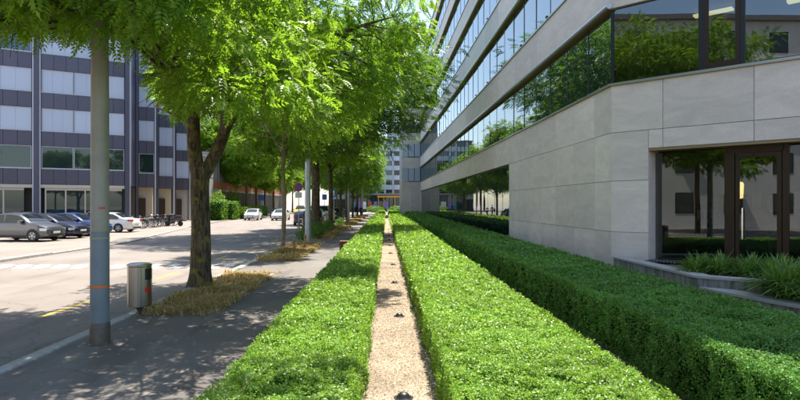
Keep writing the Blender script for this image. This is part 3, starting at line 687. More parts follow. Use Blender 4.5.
def hedge(x0, x1, y0, y1, h, seed, m, label, near_faces=True, dens=1.0):
    rg = np.random.default_rng(seed)
    t = thing('clipped_hedge', label, 'hedge', ((x0+x1)/2, y0, 0), 'low clipped hedges beside the gravel path')
    # woody inside
    mb = MB(); c = 0.15; ny = max(2, int((min(y1, 40)-y0)/0.4)); ys = np.concatenate([np.linspace(y0+c, min(y1, 40)-c, ny), [y1-c] if y1 > 40 else []])
    vs = []; prof = [(x0+c+0.03, -0.05), (x0+c, 0.12), (x0+c, h-c-0.05), (x0+c+0.05, h-c), (x1-c-0.05, h-c), (x1-c, h-c-0.05), (x1-c, 0.12), (x1-c-0.03, -0.05)]
    for yy in ys:
        for (px, pz) in prof: vs.append((px+rg.uniform(-0.012, 0.012), yy, pz+rg.uniform(-0.012, 0.012)))
    k = len(prof); fs = []
    for i in range(len(ys)-1):
        for j in range(k): fs.append((i*k+j, i*k+(j+1) % k, (i+1)*k+(j+1) % k, (i+1)*k+j))
    fs += [tuple(range(k)), tuple(range((len(ys)-1)*k, len(ys)*k))]
    obj('branch_core', mb.add(vs, fs), 'hedge_core', t)
    # leaves: density falls with distance while the leaf grows
    P = []; N = []; Ls = []
    def lay(n_fn, face, wd):
        y = y0
        while y < y1:
            st = max(0.5, y*0.12); ye = min(y1, y+st); L = max(0.027, 0.0047*max(y, 1.0)) if y < 60 else 0.0047*60
            n = int(5.4*dens/(L*L)*wd*(ye-y)); a = rg.random(n); yy = rg.uniform(y, ye, n)
            p, nn = n_fn(a, yy); keep = np.ones(n, bool)
            if face != 'top': keep = rg.random(n) < 0.85
            else:
                hole = vnoise(p[:, :2], seed+9, 3.1); keep = ~((hole > 0.94) & (rg.random(n) < 0.85)) & (rg.random(n) < 0.55+0.9*vnoise(p[:, :2], seed+1, 6.5))
            P.append(p[keep]); N.append(nn[keep]); Ls.append(np.full(keep.sum(), L)); y = ye
    def bumps(a, b, s_):
        q = np.stack([a, b], 1); return (vnoise(q, s_, 1.9)-0.5)*0.07+(vnoise(q, s_+1, 6.5)-0.5)*0.085+(vnoise(q, s_+2, 15.0)-0.5)*0.04
    def top(a, yy):
        x = x0+(x1-x0)*a; e = np.minimum(x-x0, x1-x); z = h-0.03+bumps(x, yy, seed)-np.clip(0.06-e, 0, 1)**1.0*0.6-rg.random(len(a))**2*0.05
        return np.stack([x, yy, z], 1), np.tile([0, 0, 1.0], (len(a), 1))
    def side(sx):
        def f(a, yy):
            z = h*a; x = (x0 if sx < 0 else x1)-sx*(0.02+rg.random(len(a))**2*0.05)+sx*bumps(z*1.0, yy, seed+3)
            return np.stack([x, yy, z], 1), np.tile([sx, 0, 0.25], (len(a), 1))
        return f
    lay(top, 'top', x1-x0); lay(side(-1), 's', h); lay(side(1), 's', h)
    for ye, sy in ((y0, -1), (y1, 1)):
        L = max(0.034, 0.0047*min(ye, 60)); n = int(5/(L*L)*(x1-x0)*h); a = rg.random(n); z = rg.random(n)*h
        P.append(np.stack([x0+(x1-x0)*a, ye-sy*(0.02+rg.random(n)*0.04), z], 1)); N.append(np.tile([0, sy, 0.25], (n, 1))); Ls.append(np.full(n, L))
    P = np.concatenate(P); N = np.concatenate(N); L = np.concatenate(Ls)
    b = base_of(t); P = P-np.array([b.x, b.y, b.z])
    o = obj('foliage', fast_mesh('foliage', leaf_quads(P, N, L, rg, 0.55, 0.75), 4, m), m, t)
    o['kind'] = 'stuff'
    return len(P)
HT = 0.54
nl = hedge(-1.42, -0.235, 1.0, 53.0, HT, 21, 'hedge_leaf', 'long clipped hedge between the sidewalk and the gravel path')
nl += hedge(0.545, 2.20, 1.0, 64.0, HT, 22, 'hedge_leaf', 'long sunlit clipped hedge just right of the gravel path')
nl += hedge(3.02, 4.78, 1.0, 70.0, 0.72, 23, 'hedge_leaf_shade', 'long shaded clipped hedge nearest the stone building')
nl += hedge(-1.42, -0.30, 56.0, 124.0, HT, 24, 'hedge_leaf', 'far clipped hedge segment left of the path beyond the gap')
nl += hedge(0.545, 2.20, 67.5, 128.0, HT, 25, 'hedge_leaf', 'far clipped hedge segment right of the path beyond the gap')
nl += hedge(3.02, 4.78, 74.0, 90.0, 0.72, 26, 'hedge_leaf_shade', 'short clipped hedge segment in front of the far stone wing')
print('hedge leaves', nl)
# pebbles lying on the gravel, close by
rg = np.random.default_rng(3); n = 9000
px = rg.uniform(-0.22, 0.55, n); py = 3+17*rg.random(n)**1.7; r_ = rg.uniform(0.004, 0.011, n)*(1+py*0.03)
o8 = np.array([[1, 0, 0], [0, 1, 0], [-1, 0, 0], [0, -1, 0], [0, 0, 0.8]]); th = rg.uniform(0, 6.28, n); st = rg.uniform(0.6, 1.4, n)
c_, s_ = np.cos(th), np.sin(th); X = o8[None, :, 0]*st[:, None]; Y = o8[None, :, 1]/st[:, None]
V5 = np.stack([(X*c_[:, None]-Y*s_[:, None])*r_[:, None]+px[:, None], (X*s_[:, None]+Y*c_[:, None])*r_[:, None]+py[:, None], o8[None, :, 2]*r_[:, None]+0.0005], 2)
tri = np.array([[0, 1, 4], [1, 2, 4], [2, 3, 4], [3, 0, 4]])
mat('pebble', (0.42, 0.33, 0.23), 0.85)
g_ = MATS['pebble'].node_tree; gg = g_.nodes.new('ShaderNodeNewGeometry'); rr = ramp(g_.nodes, [(0, (0.16, 0.11, 0.065)), (0.5, (0.33, 0.25, 0.165)), (1, (0.55, 0.47, 0.36))]); g_.links.new(gg.outputs['Random Per Island'], rr.inputs[0]); g_.links.new(rr.outputs[0], g_.nodes['Principled BSDF'].inputs['Base Color'])
o = obj('loose_pebbles', fast_mesh('loose_pebbles', V5[:, tri].reshape(-1, 3), 3, 'pebble'), 'pebble'); tag(o, 'loose pale pebbles on the gravel path', 'gravel', kind='stuff')
# fallen leaves on the sidewalk and in the road edge
n = 500
P = np.stack([rg.uniform(-6.0, -1.45, n), 5+28*rg.random(n)**1.4, np.zeros(n)], 1); P[:, 2] = np.where(P[:, 0] < -4.74, -0.094, 0.006)+np.where((P[:, 0] < -4.5) & (P[:, 0] > -4.75), 0.02, 0)
o = obj('fallen_leaves', fast_mesh('fallen_leaves', leaf_quads(P, np.tile([0, 0, 1.0], (n, 1)), np.full(n, 0.05), rg, 0.45, 0.12), 4, 'dry_grass'), 'dry_grass'); tag(o, 'small dry leaves scattered on the sidewalk', 'leaves', kind='stuff')
# uplights in the path
ul = thing('path_uplight', 'x', 'path light', (0.2, 6.0, 0), 'black uplights along the gravel path')
mb = MB(); mb.lathe([(0.10, 0.0), (0.105, 0.012), (0.085, 0.03), (0.075, 0.05), (0.05, 0.072), (0.02, 0.08), (0.001, 0.081)], 20, (0.2, 6.0, 0.001)); obj('dome', mb, 'black_plastic', ul, True, 50)
mb = MB(); mb.lathe([(0.135, 0.0), (0.135, 0.008), (0.106, 0.008), (0.106, 0.0)], 20, (0.2, 6.0, 0.002)); obj('rim', mb, 'dark_metal', ul)
ORD = ['nearest', 'second', 'third', 'fourth', 'fifth', 'sixth', 'seventh', 'eighth', 'ninth', 'tenth']
for k in range(10):
    c = ul if k == 0 else copy_tree(ul); c.scale = (0.75,)*3; c.location = (0.19+R.uniform(-0.02, 0.05), 5.98+4.35*k, 0); c['label'] = ORD[k]+' black domed uplight from the camera on the gravel path' if k else 'black domed uplight on the gravel path at the bottom edge'

# ------------------------------------------------------------------ trees
def sprig_template(pairs, L, ll, lw, droop):
    """a pinnate leaf along +x with leaflets as diamonds"""
    q = []
    for i in range(pairs):
        s_ = (i+0.8)/(pairs+0.4); x = L*s_; z = -droop*L*s_*s_; sc = 0.7+0.5*math.sin(math.pi*s_)
        for sd_ in (-1, 1):
            a = math.radians(62-18*s_); dx, dy = math.cos(a), sd_*math.sin(a); l_, w_ = ll*sc, lw*sc*0.5
            px_, py_ = -dy, dx
            q.append([(x, 0, z), (x+dx*l_*0.45+px_*w_, dy*l_*0.45+py_*w_, z+0.006), (x+dx*l_, dy*l_, z-0.2*l_), (x+dx*l_*0.45-px_*w_, dy*l_*0.45-py_*w_, z+0.006)])
    z = -droop*L
    q.append([(L, 0, z), (L+ll*0.45, lw*0.5, z), (L+ll, 0, z-0.1*ll), (L+ll*0.45, -lw*0.5, z)])
    return np.array(q)
def crown_from_clumps(cl, centre, tmpl, rg, m, name='crown', droop=0.25, jit=0.55):
    Ps = []; D = []; Sc = []
    for c, r, n in cl:
        c = np.array(c); d = unit(rg.normal(0, 1, (n, 3))); rad = np.array(r)*(rg.random((n, 1))**0.5)
        Ps.append(c+d*rad); out = unit(np.concatenate([(c-centre)[:2], [0.1]])[None]+0.0)
        D.append(unit(d*0.8+out*0.6+np.array([0, 0, -droop])+rg.normal(0, jit, (n, 3))*0.6)); Sc.append(rg.uniform(0.75, 1.25, n))
    P = np.concatenate(Ps); X = np.concatenate(D); s_ = np.concatenate(Sc)
    up = unit(np.array([0, 0, 1.0])+rg.normal(0, 0.5, X.shape)); Y = unit(np.cross(up, X)); Z = np.cross(X, Y)
    T = tmpl.reshape(-1, 3)
    V = P[:, None]+s_[:, None, None]*(T[None, :, 0:1]*X[:, None]+T[None, :, 1:2]*Y[:, None]+T[None, :, 2:3]*Z[:, None])
    return fast_mesh(name, V.reshape(-1, 3), 4, m)
def wood(mb, limbs, clumps, rg, twig=0.012):
    """limb tubes plus a bough from the nearest limb point to each clump"""
    pts = []
    for pl, rl in limbs:
        # smooth the polyline
        P = [Vector(p) for p in pl]; out = []; rr = []
        for i in range(len(P)-1):
            a, b, c, d = P[max(i-1, 0)], P[i], P[i+1], P[min(i+2, len(P)-1)]
            for k in range(4):
                t = k/4; out.append(0.5*((2*b)+(c-a)*t+(2*a-5*b+4*c-d)*t*t+(3*b-a-3*c+d)*t**3)); rr.append(rl[i]*(1-t)+rl[i+1]*t)
        out.append(P[-1]); rr.append(rl[-1])
        mb.tube(out, rr, 12 if max(rl) > 0.1 else 7)
        pts += [(p, r) for p, r in zip(out, rr)]
    for c, r, n in clumps:
        c = Vector(c); best = min(pts, key=lambda q: (q[0]-c).length+(3.0 if q[0].z > c.z+0.3 else 0)+(6 if q[1] > 0.2 else 0)); p0, r0 = best
        mid = p0.lerp(c, 0.5)+Vector((rg.normal(0, 0.12), rg.normal(0, 0.12), 0.12*(c-p0).length)); r1 = min(r0*0.7, 0.012+0.012*(c-p0).length)
        mb.tube([p0, p0.lerp(mid, 0.5)+Vector((0, 0, 0.03)), mid, mid.lerp(c, 0.6), c], [r1, r1*0.85, r1*0.65, r1*0.45, twig*0.5], 5, False)
        for q in range(3):
            e = c+Vector(rg.normal(0, 0.5, 3))*max(r); mb.tube([mid.lerp(c, 0.5), c.lerp(e, 0.5)+Vector((0, 0, 0.05)), e], [r1*0.4, twig*0.5, twig*0.3], 4, False)
def flare(r, z, n=3):
    return r
# the big near tree
def near_tree():
    rg = np.random.default_rng(5)
    bx, by = -4.53, 14.1
    t = thing('street_tree', 'large forked tree with bright feathery leaves overhanging the near sidewalk', 'tree', (bx, by, 0), 'trees along the sidewalk')
    XB = [-200, 0, 20, 52, 85, 100, 115, 137, 150, 160, 180, 195, 204, 212, 226, 240, 270, 300, 340, 380, 400, 420, 428, 440, 800]
    YB = [46, 44, 48, 56, 54, 47, 50, 62, 92, 112, 130, 132, 126, 118, 112, 120, 128, 146, 150, 132, 106, 92, 60, -60, -400]
    cl = []; tries = 0
    def ok(c, r):
        x, y, z = c; px = 386+580*x/y; py = 204-580*(z-2)/y; rp = 580*r/y
        for dx in (-0.8, 0, 0.8):
            if py+0.75*rp > np.interp(px+dx*rp, XB, YB): return False
        sx, sy = x-0.15*z, y-0.45*z  # crown shaped for the light: clumps dropped by where their shadow would fall
        if sx+r*0.7 > 0.62: return False
        if sx < -5.2 and sy+0.5*r > 11.2 and z > 5.2: return False
        if sx+0.8*r > -1.5 and 5.6 < sy+r and sy-r < 10.8: return False
        if -4.9 < sx < -1.5 and z > 5.0 and (vnoise(np.array([[sx*0.9, sy*0.9]]), 77, 1.0)[0] > 0.52): return False
        if z > 7.0 and sx > -5.0 and rg.random() < 0.85: return False
        return True
    while len(cl) < 400 and tries < 90000:
        tries += 1
        z = rg.uniform(3.3, 10.0); a = rg.uniform(0, 6.28); rad = math.sqrt(rg.random())*6.4*math.sqrt(max(0.05, 1-((z-6.0)/6.0)**2))
        x, y = -3.4+rad*math.cos(a)*0.98, 12.5+rad*math.sin(a)*0.9
        r = rg.uniform(0.42, 0.75)
        if not ok((x, y, z), r): continue
        shell = rad/6.4 > 0.5 or z < 6.5 or z > 9
        if not shell and rg.random() < 0.6: continue
        if any((x-c[0][0])**2+(y-c[0][1])**2+(z-c[0][2])**2 < 0.42 for c in cl): continue
        cl.append(((x, y, z), (r*1.25, r*1.25, r*0.6), int(100*(r/0.6)**2)))
    lo = 0; tries = 0
    while lo < 60 and tries < 20000:      # low inner foliage around the fork
        tries += 1; c = (rg.uniform(-6.6, -2.2), rg.uniform(12.8, 17.0), rg.uniform(3.4, 5.4)); r = rg.uniform(0.38, 0.62)
        if not ok(c, r) or any((c[0]-q[0][0])**2+(c[1]-q[0][1])**2+(c[2]-q[0][2])**2 < 0.2 for q in cl): continue
        cl.append((c, (r*1.25, r*1.25, r*0.7), int(100*(r/0.6)**2))); lo += 1
    for want, smp in ((26, lambda: (rg.uniform(-8.2, -4.8), rg.uniform(5.4, 10.4), rg.uniform(5.6, 8.6))), (46, lambda: (rg.uniform(-5.6, -3.0), rg.uniform(3.7, 5.3), rg.uniform(4.15, 5.4)))):
        lo = 0; tries = 0            # added clumps sampled by their shadow, to shade the road and cover the post
        while lo < want and tries < 20000:
            tries += 1; sx, sy, z = smp(); c = (sx+0.15*z, sy+0.452*z, z); r = rg.uniform(0.4, 0.65) if want > 50 else rg.uniform(0.26, 0.42)
            if not ok(c, r) or any((c[0]-q[0][0])**2+(c[1]-q[0][1])**2+(c[2]-q[0][2])**2 < (0.25 if want > 50 else 0.09) for q in cl): continue
            cl.append((c, (r*1.25, r*1.25, r*0.6), int(90*(r/0.6)**2)+12)); lo += 1
        print('extra', lo, tries)
    print('near clumps', len(cl))
    limbs = [([(bx, by, -0.1), (bx+0.02, by, 0.35), (bx+0.03, by, 1.4), (bx, by, 2.4), (bx+0.05, by, 3.0)], [0.36, 0.255, 0.225, 0.22, 0.235]),
             ([(bx, by, 2.5), (bx-0.12, by-0.05, 3.4), (bx-0.15, by-0.2, 4.8), (bx-0.5, by-0.6, 6.6), (bx-0.7, by-0.9, 8.2), (bx-0.5, by-1, 9.2)], [0.185, 0.165, 0.14, 0.11, 0.07, 0.02]),
             ([(bx+0.05, by, 2.6), (bx+0.42, by+0.02, 3.3), (bx+0.78, by+0.0, 4.15), (bx+1.45, by-0.1, 4.9), (bx+2.4, by+0.2, 5.6), (bx+3.6, by+0.6, 6.4), (bx+4.7, by+0.8, 6.8)], [0.165, 0.15, 0.135, 0.11, 0.085, 0.05, 0.015]),
             ([(bx+0.78, by, 4.15), (bx+1.2, by+0.2, 5.4), (bx+1.6, by+0.5, 7.2), (bx+1.8, by+0.6, 8.4), (bx+1.9, by+0.7, 9.3)], [0.12, 0.10, 0.075, 0.04, 0.012]),
             ([(bx-0.15, by-0.2, 4.8), (bx-0.9, by-1.0, 5.6), (bx-1.9, by-2.0, 6.2), (bx-2.6, by-2.9, 6.4)], [0.09, 0.07, 0.045, 0.012]),
             ([(bx-0.13, by-0.08, 3.8), (bx+0.35, by-1.2, 5.2), (bx+1.1, by-2.6, 6.0), (bx+1.7, by-4.0, 6.4)], [0.09, 0.07, 0.045, 0.012]),
             ([(bx-0.15, by-0.1, 3.9), (bx-0.9, by+0.5, 4.3), (bx-1.4, by+0.8, 4.5)], [0.06, 0.04, 0.012])]
    mb = MB(); wood(mb, limbs, cl, rg)
    w = obj('trunk', mb, 'bark', t, True, 60)
    b = np.array([bx, by, 0]); cl2 = [(np.array(c)-b, r, n) for c, r, n in cl]
    o = obj('crown', crown_from_clumps(cl2, np.array([1.2, -0.9, 6.0]), sprig_template(5, 0.21, 0.072, 0.034, 0.4), rg, 'leaf_bright', jit=1.0), 'leaf_bright', t); o['kind'] = 'stuff'
near_tree()
def std_tree(seed, H, clear, rx, tr, m, nclump, spr, tmpl, barkm='bark', rz=None):
    rg = np.random.default_rng(seed); cl = []; zc = clear+(H-clear)*0.5; rz = rz or (H-clear)*0.5; tries = 0
    while len(cl) < nclump and tries < 20000:
        tries += 1; d = unit(rg.normal(0, 1, 3)); s_ = rg.random()**0.33
        x, y, z = d[0]*rx*s_, d[1]*rx*s_, zc+d[2]*rz*s_
        if s_ < 0.55 and rg.random() < 0.7: continue
        r = rg.uniform(0.6, 1.05)*rx/4.5
        if any((x-c[0][0])**2+(y-c[0][1])**2+(z-c[0][2])**2 < (0.9*r)**2 for c in cl): continue
        cl.append(((x, y, z), (r*1.2, r*1.2, r*0.75), spr))
    limbs = [([(0, 0, -0.1), (0, 0, 0.3), (0.03, 0.02, clear*0.6), (0, 0.05, clear), (0.1, 0.1, zc), (0.0, 0.15, H-0.8)], [tr*1.5, tr*1.08, tr*0.92, tr*0.85, tr*0.5, 0.02])]
    for k in range(6):
        a = k*1.05+rg.uniform(-0.3, 0.3); z0 = clear*0.92+0.35*k*(H-clear)/8; e = 0.62*rx
        limbs.append(([(0, 0.03, z0), (math.cos(a)*e*0.4, math.sin(a)*e*0.4, z0+1.0), (math.cos(a)*e, math.sin(a)*e, z0+2.0)], [tr*0.45, tr*0.3, 0.02]))
    t = thing('street_tree', 'x', 'tree', (0, 0, 0), 'trees along the sidewalk')
    mb = MB(); wood(mb, limbs, cl, rg, 0.02); obj('trunk', mb, barkm, t, True, 60)
    o = obj('crown', crown_from_clumps([(np.array(c), r, n) for c, r, n in cl], np.array([0, 0, zc]), tmpl, rg, m), m, t); o['kind'] = 'stuff'
    return t
T_mid = sprig_template(4, 0.38, 0.13, 0.06, 0.3)
T_far = sprig_template(3, 0.55, 0.22, 0.11, 0.3)
def place(t, x, y, rz, sc, label, group=None, first=False):
    c = t if first else copy_tree(t); c.location = (x, y, -0.02); c.rotation_euler = (0, 0, rz); c.scale = sc if hasattr(sc, '__len__') else (sc, sc, sc)
    c['label'] = label
    if group: c['group'] = group
    return c
A = std_tree(31, 9.5, 3.6, 2.6, 0.095, 'leaf_mid', 60, 60, T_mid, 'pale_bark')
place(A, -4.42, 25.0, 0.4, 1, 'slim young tree with pale straight trunk in the second grass pit', first=True)
B = std_tree(32, 15.5, 5.4, 6.4, 0.23, 'leaf_dark', 190, 95, T_mid)
place(B, -4.72, 38.7, 0.2, (1.28, 1.2, 1.0), 'broad dark leaved tree just behind the grey lamp post', first=True)
C = std_tree(33, 13.0, 5.0, 4.2, 0.20, 'leaf_mid', 92, 58, T_far)
nm = ['third', 'fourth', 'fifth', 'sixth', 'seventh', 'eighth']
place(C, -4.72, 49.5, 1.0, 1, 'dark slim tree right behind the broad tree on the sidewalk row', first=True)
for k, y in enumerate((60.5, 71.5, 83.0, 96.0, 112.0)):
    place(C if k % 2 else B, -4.75, y, 2.1*k, R.uniform(0.85, 0.95) if k % 2 else 0.66, nm[k+1]+' tree beyond the no parking sign in the sidewalk row')
for k, y in enumerate((89.0, 97.0, 105.5, 115.0, 127.0, 142.0)):
    place(C, -21.4-0.3*k, y, 1.3*k, R.uniform(0.9, 1.1), ORD[k]+' tree in the row across the street beyond the brick banded building', 'trees across the street')
place(B, -16.5, 2.2, 0.9, (0.75, 0.75, 0.85), 'dark tree across the street mirrored in the corner glass', 'trees across the street')
for k, (x, y, s_) in enumerate(((-14, 165, 1.2), (-9, 172, 1.1), (-30, 170, 1.3), (-22, 180, 1.3), (-40, 175, 1.4) , (-46, 168, 1.4), (-51, 153, 2.0), (-42, 156, 2.0))):
    place(C, x, y, 0.7*k, s_, ('leafy background tree far down the street, ' + (('leftmost', 'second from the left', 'third from the left', 'fourth from the left', 'fifth from the left', 'outermost on the left')[(4 - k) if k < 5 else 5]) if k < 6 else ('tall tree behind the brick banded building, '+('left one', 'right one')[k-6])), 'trees at the end of the street')

# ------------------------------------------------------------------ dry grass in the tree pits
def grass_patch(x0, x1, y0, y1, n, seed, L, label):
    rg = np.random.default_rng(seed); x = rg.uniform(x0, x1, n); y = rg.uniform(y0, y1, n)
    e = vnoise(np.stack([x, y], 1), seed, 1.7); ed = np.minimum(np.minimum(x-x0, x1-x)/0.28, np.minimum(y-y0, y1-y)/0.5); k = (rg.random(n) < 0.15+1.25*e) & (ed > rg.random(n)*0.9*(1.3-e)); x, y, e = x[k], y[k], e[k]; n = len(x)
    az = rg.uniform(0, 6.28, n); ln = L*(0.35+1.0*rg.random(n)**2)*(0.5+1.0*e); le = rg.uniform(0.3, 1.7, n); w = 0.005+0.0006*y0
    d = np.stack([np.cos(az), np.sin(az), np.zeros(n)], 1); p = np.stack([-np.sin(az), np.cos(az), np.zeros(n)], 1)*w
    b = np.stack([x, y, np.full(n, -0.035)], 1); m1 = b+d*(ln*le*0.3)[:, None]+np.array([0, 0, 1])*(ln*0.6)[:, None]; tp = b+d*(ln*le)[:, None]+np.array([0, 0, 1])*(ln*(1-0.35*le))[:, None]
    V = np.concatenate([np.stack([b-p, b+p, m1+p*0.8, m1-p*0.8], 1), np.stack([m1-p*0.8, m1+p*0.8, tp+p*0.15, tp-p*0.15], 1)])
    o = obj('dry_grass', fast_mesh('dry_grass', V.reshape(-1, 3), 4, 'dry_grass'), 'dry_grass'); tag(o, label, 'grass', kind='stuff')
for k, (a, b) in enumerate(PITS):
    grass_patch(-4.66, -3.02, a-0.3, b+0.4, int(17000/(1+0.35*k)), 60+k, 0.20 if k else 0.13, 'dry straw coloured grass in the '+ORD[k]+' tree pit')

# ------------------------------------------------------------------ street furniture near by
px_, py_ = -4.09, 8.29
t = thing('lamp_post', 'thick grey blue metal post with orange tape band on the near sidewalk', 'post', (px_, py_, 0))
mb = MB(); mb.lathe([(0.128, 0.30), (0.127, 1.60), (0.1265, 1.605), (0.1265, 1.609)], 32, (px_, py_, 0)); obj('lower_shaft', mb, 'pole_blue', t, True)
mb = MB(); mb.lathe([(0.1235, 1.609), (0.122, 3.0), (0.112, 6.0), (0.10, 11.0)], 32, (px_, py_, 0)); obj('upper_shaft', mb, 'pole_grey', t, True)
mb = MB(); mb.lathe([(0.150, -0.05), (0.150, 0.012), (0.138, 0.02), (0.137, 0.30), (0.128, 0.315)], 32, (px_, py_, 0)); obj('base_sleeve', mb, 'pole_base', t, True)
for z, h, m, n_ in ((0.81, 0.035, 'orange_tape', 'tape_band'), (1.50, 0.025, 'sticker_yellow', 'clamp_band'), (1.63, 0.025, 'sticker_yellow', 'clamp_band')):
    r0 = 0.1295 if z < 1.6 else 0.1262
    mb = MB(); mb.lathe([(r0, z), (r0+0.002, z+0.002), (r0+0.002, z+h-0.002), (r0, z+h)], 32, (px_, py_, 0), cap=False); obj(n_, mb, m, t, True)
mb = MB()
for k in range(5):
    a = math.radians(-70+8*k); b = math.radians(-70+8*(k+1))
    for z in (1.93, 1.955): pass
    mb.add([(px_+0.1258*math.cos(a), py_+0.1258*math.sin(a), 1.93), (px_+0.1258*math.cos(b), py_+0.1258*math.sin(b), 1.93), (px_+0.1258*math.cos(b), py_+0.1258*math.sin(b), 1.955), (px_+0.1258*math.cos(a), py_+0.1258*math.sin(a), 1.955)], [(0, 1, 2, 3)])
obj('sticker', mb, 'red_plastic', t)
mb = MB(); mb.lathe([(0.02, 0), (0.30, 0.004), (0.32, 0.0)], 24, (px_, py_, 0.001)); structure('post_footing_patch', mb, 'sidewalk_asphalt')

bx_, by_ = -4.40, 10.36
t = thing('litter_bin', 'stainless steel cylinder litter bin on a conical foot at the kerb', 'litter bin', (bx_, by_, 0))
mb = MB(); mb.lathe([(0.03, 0.17), (0.195, 0.18), (0.205, 0.19), (0.205, 0.885), (0.198, 0.895)], 40, (bx_, by_, 0)); obj('body', mb, 'stainless', t, True, 30)
mb = MB(); mb.lathe([(0.20, 0.896), (0.212, 0.90), (0.212, 0.925), (0.17, 0.945), (0.001, 0.955)], 40, (bx_, by_, 0)); obj('lid', mb, 'stainless', t, True, 40)
mb = MB(); mb.lathe([(0.05, -0.02), (0.045, 0.01), (0.03, 0.03), (0.034, 0.08), (0.06, 0.14), (0.11, 0.172)], 24, (bx_, by_, 0)); obj('foot', mb, 'pole_base', t, True)
def arc_patch(a0, a1, z0, z1, r, n=8):
    mb = MB()
    for k in range(n):
        a, b = [math.radians(a0+(a1-a0)*q/n) for q in (k, k+1)]
        mb.add([(bx_+r*math.cos(a), by_+r*math.sin(a), z0), (bx_+r*math.cos(b), by_+r*math.sin(b), z0), (bx_+r*math.cos(b), by_+r*math.sin(b), z1), (bx_+r*math.cos(a), by_+r*math.sin(a), z1)], [(0, 1, 2, 3)])
    return mb
obj('opening', arc_patch(-42, 30, 0.66, 0.86, 0.2065), 'black_plastic', t); obj('sticker', arc_patch(-42, -14, 0.44, 0.53, 0.2068), 'red_plastic', t)
mb = MB()
for a in (-120, -60, 40):
    mb.tube([(bx_+0.206*math.cos(math.radians(a)), by_+0.206*math.sin(math.radians(a)), 0.2), (bx_+0.206*math.cos(math.radians(a)), by_+0.206*math.sin(math.radians(a)), 0.88)], 0.003, 4)
    obj('seam', mb, 'dark_metal', t); mb = MB()
t = thing('steel_edge_box', 'rusty brown steel box at the sidewalk side of the left hedge', 'box', (-1.68, 23.7, 0))
obj('box_body', MB().bbox(-1.88, -1.48, 23.5, 24.1, 0, 0.46, 0.01), 'corten', t); obj('box_lid', MB().bbox(-1.895, -1.465, 23.485, 24.115, 0.462, 0.49, 0.006), 'corten', t)
for k, (x, y, h, lb) in enumerate(((-4.85+0.3, 26.0, 0.5, 'left'), (-3.75, 23.7, 0.62, 'front'), (-3.6, 25.8, 0.66, 'right'))):
    t = thing('wooden_stake', 'short round wooden stake at the '+lb+' of the second grass pit', 'stake', (x, y, 0), 'stakes around the second tree pit')
    mb = MB(); mb.lathe([(0.055, -0.1), (0.055, h-0.03), (0.045, h)], 12, (x, y, 0)); obj('stake_shaft', mb, 'wood_post', t, True, 40)
    mb = MB(); mb.lathe([(0.058, h-0.16), (0.058, h-0.13)], 12, (x, y, 0), cap=False); obj('stake_band', mb, 'dark_metal', t, True)
lx, ly = -3.95, 29.3
t = thing('lamp_post', 'pale galvanised lamp post between the second and third sidewalk trees', 'post', (lx, ly, 0))
mb = MB(); mb.lathe([(0.15, 0.5), (0.145, 3), (0.12, 8), (0.10, 11)], 24, (lx, ly, 0)); obj('shaft', mb, 'galvanised', t, True)
mb = MB(); mb.lathe([(0.19, -0.05), (0.19, 0.04), (0.165, 0.06), (0.16, 0.52)], 24, (lx, ly, 0)); obj('base_sleeve', mb, 'galvanised', t, True)
for k, (x, y, h) in enumerate(((-4.0, 62, 9), (-3.9, 95, 9))):
    t = thing('lamp_post', ('grey lamp post half way down the sidewalk row', 'grey lamp post far down the sidewalk near the walkers')[k], 'post', (x, y, 0))
    mb = MB(); mb.lathe([(0.13, 0.4), (0.12, 3), (0.09, h)], 14, (x, y, 0)); obj('shaft', mb, 'galvanised', t, True)
    mb = MB(); mb.lathe([(0.16, -0.05), (0.15, 0.42)], 14, (x, y, 0)); obj('base_sleeve', mb, 'galvanised', t, True)
# signs
sx_, sy_ = -6.15+0.0, 40.5
sx_ = (298.6-386)/580*sy_
def disc(x, y, z, r, m, name, parent, th=0.012, n=28):
    mb = MB(); mb.lathe([(r, 0), (r, th)], n, (x, y-th, z), 'y'); return obj(name, mb, m, parent)
t = thing('no_parking_sign', 'round blue and red no parking sign on a slim post', 'sign', (sx_, sy_, 0))
mb = MB(); mb.tube([(sx_, sy_+0.03, -0.1), (sx_, sy_+0.03, 3.5)], 0.03, 10); obj('post', mb, 'galvanised', t, True)
disc(sx_, sy_, 3.18, 0.30, 'sign_red', 'red_ring', t); disc(sx_, sy_-0.014, 3.18, 0.225, 'sign_blue', 'blue_field', t, 0.006)
mb = MB(); c_ = math.cos(math.radians(45))
hw = 0.03
a, b = (-0.2*c_, 0.2*c_), (0.2*c_, -0.2*c_)
pp = [(a[0]-hw*c_, a[1]-hw*c_), (a[0]+hw*c_, a[1]+hw*c_), (b[0]+hw*c_, b[1]+hw*c_), (b[0]-hw*c_, b[1]-hw*c_)]
mb.hexa([(sx_+x, sy_-0.028, 3.18+z) for x, z in pp]+[(sx_+x, sy_-0.022, 3.18+z) for x, z in pp]); obj('red_slash', mb, 'sign_red', t)
mb = MB().box(sx_-0.24, sx_+0.24, sy_-0.012, sy_, 2.42, 2.82); obj('lower_plate', mb, 'sign_white', t)
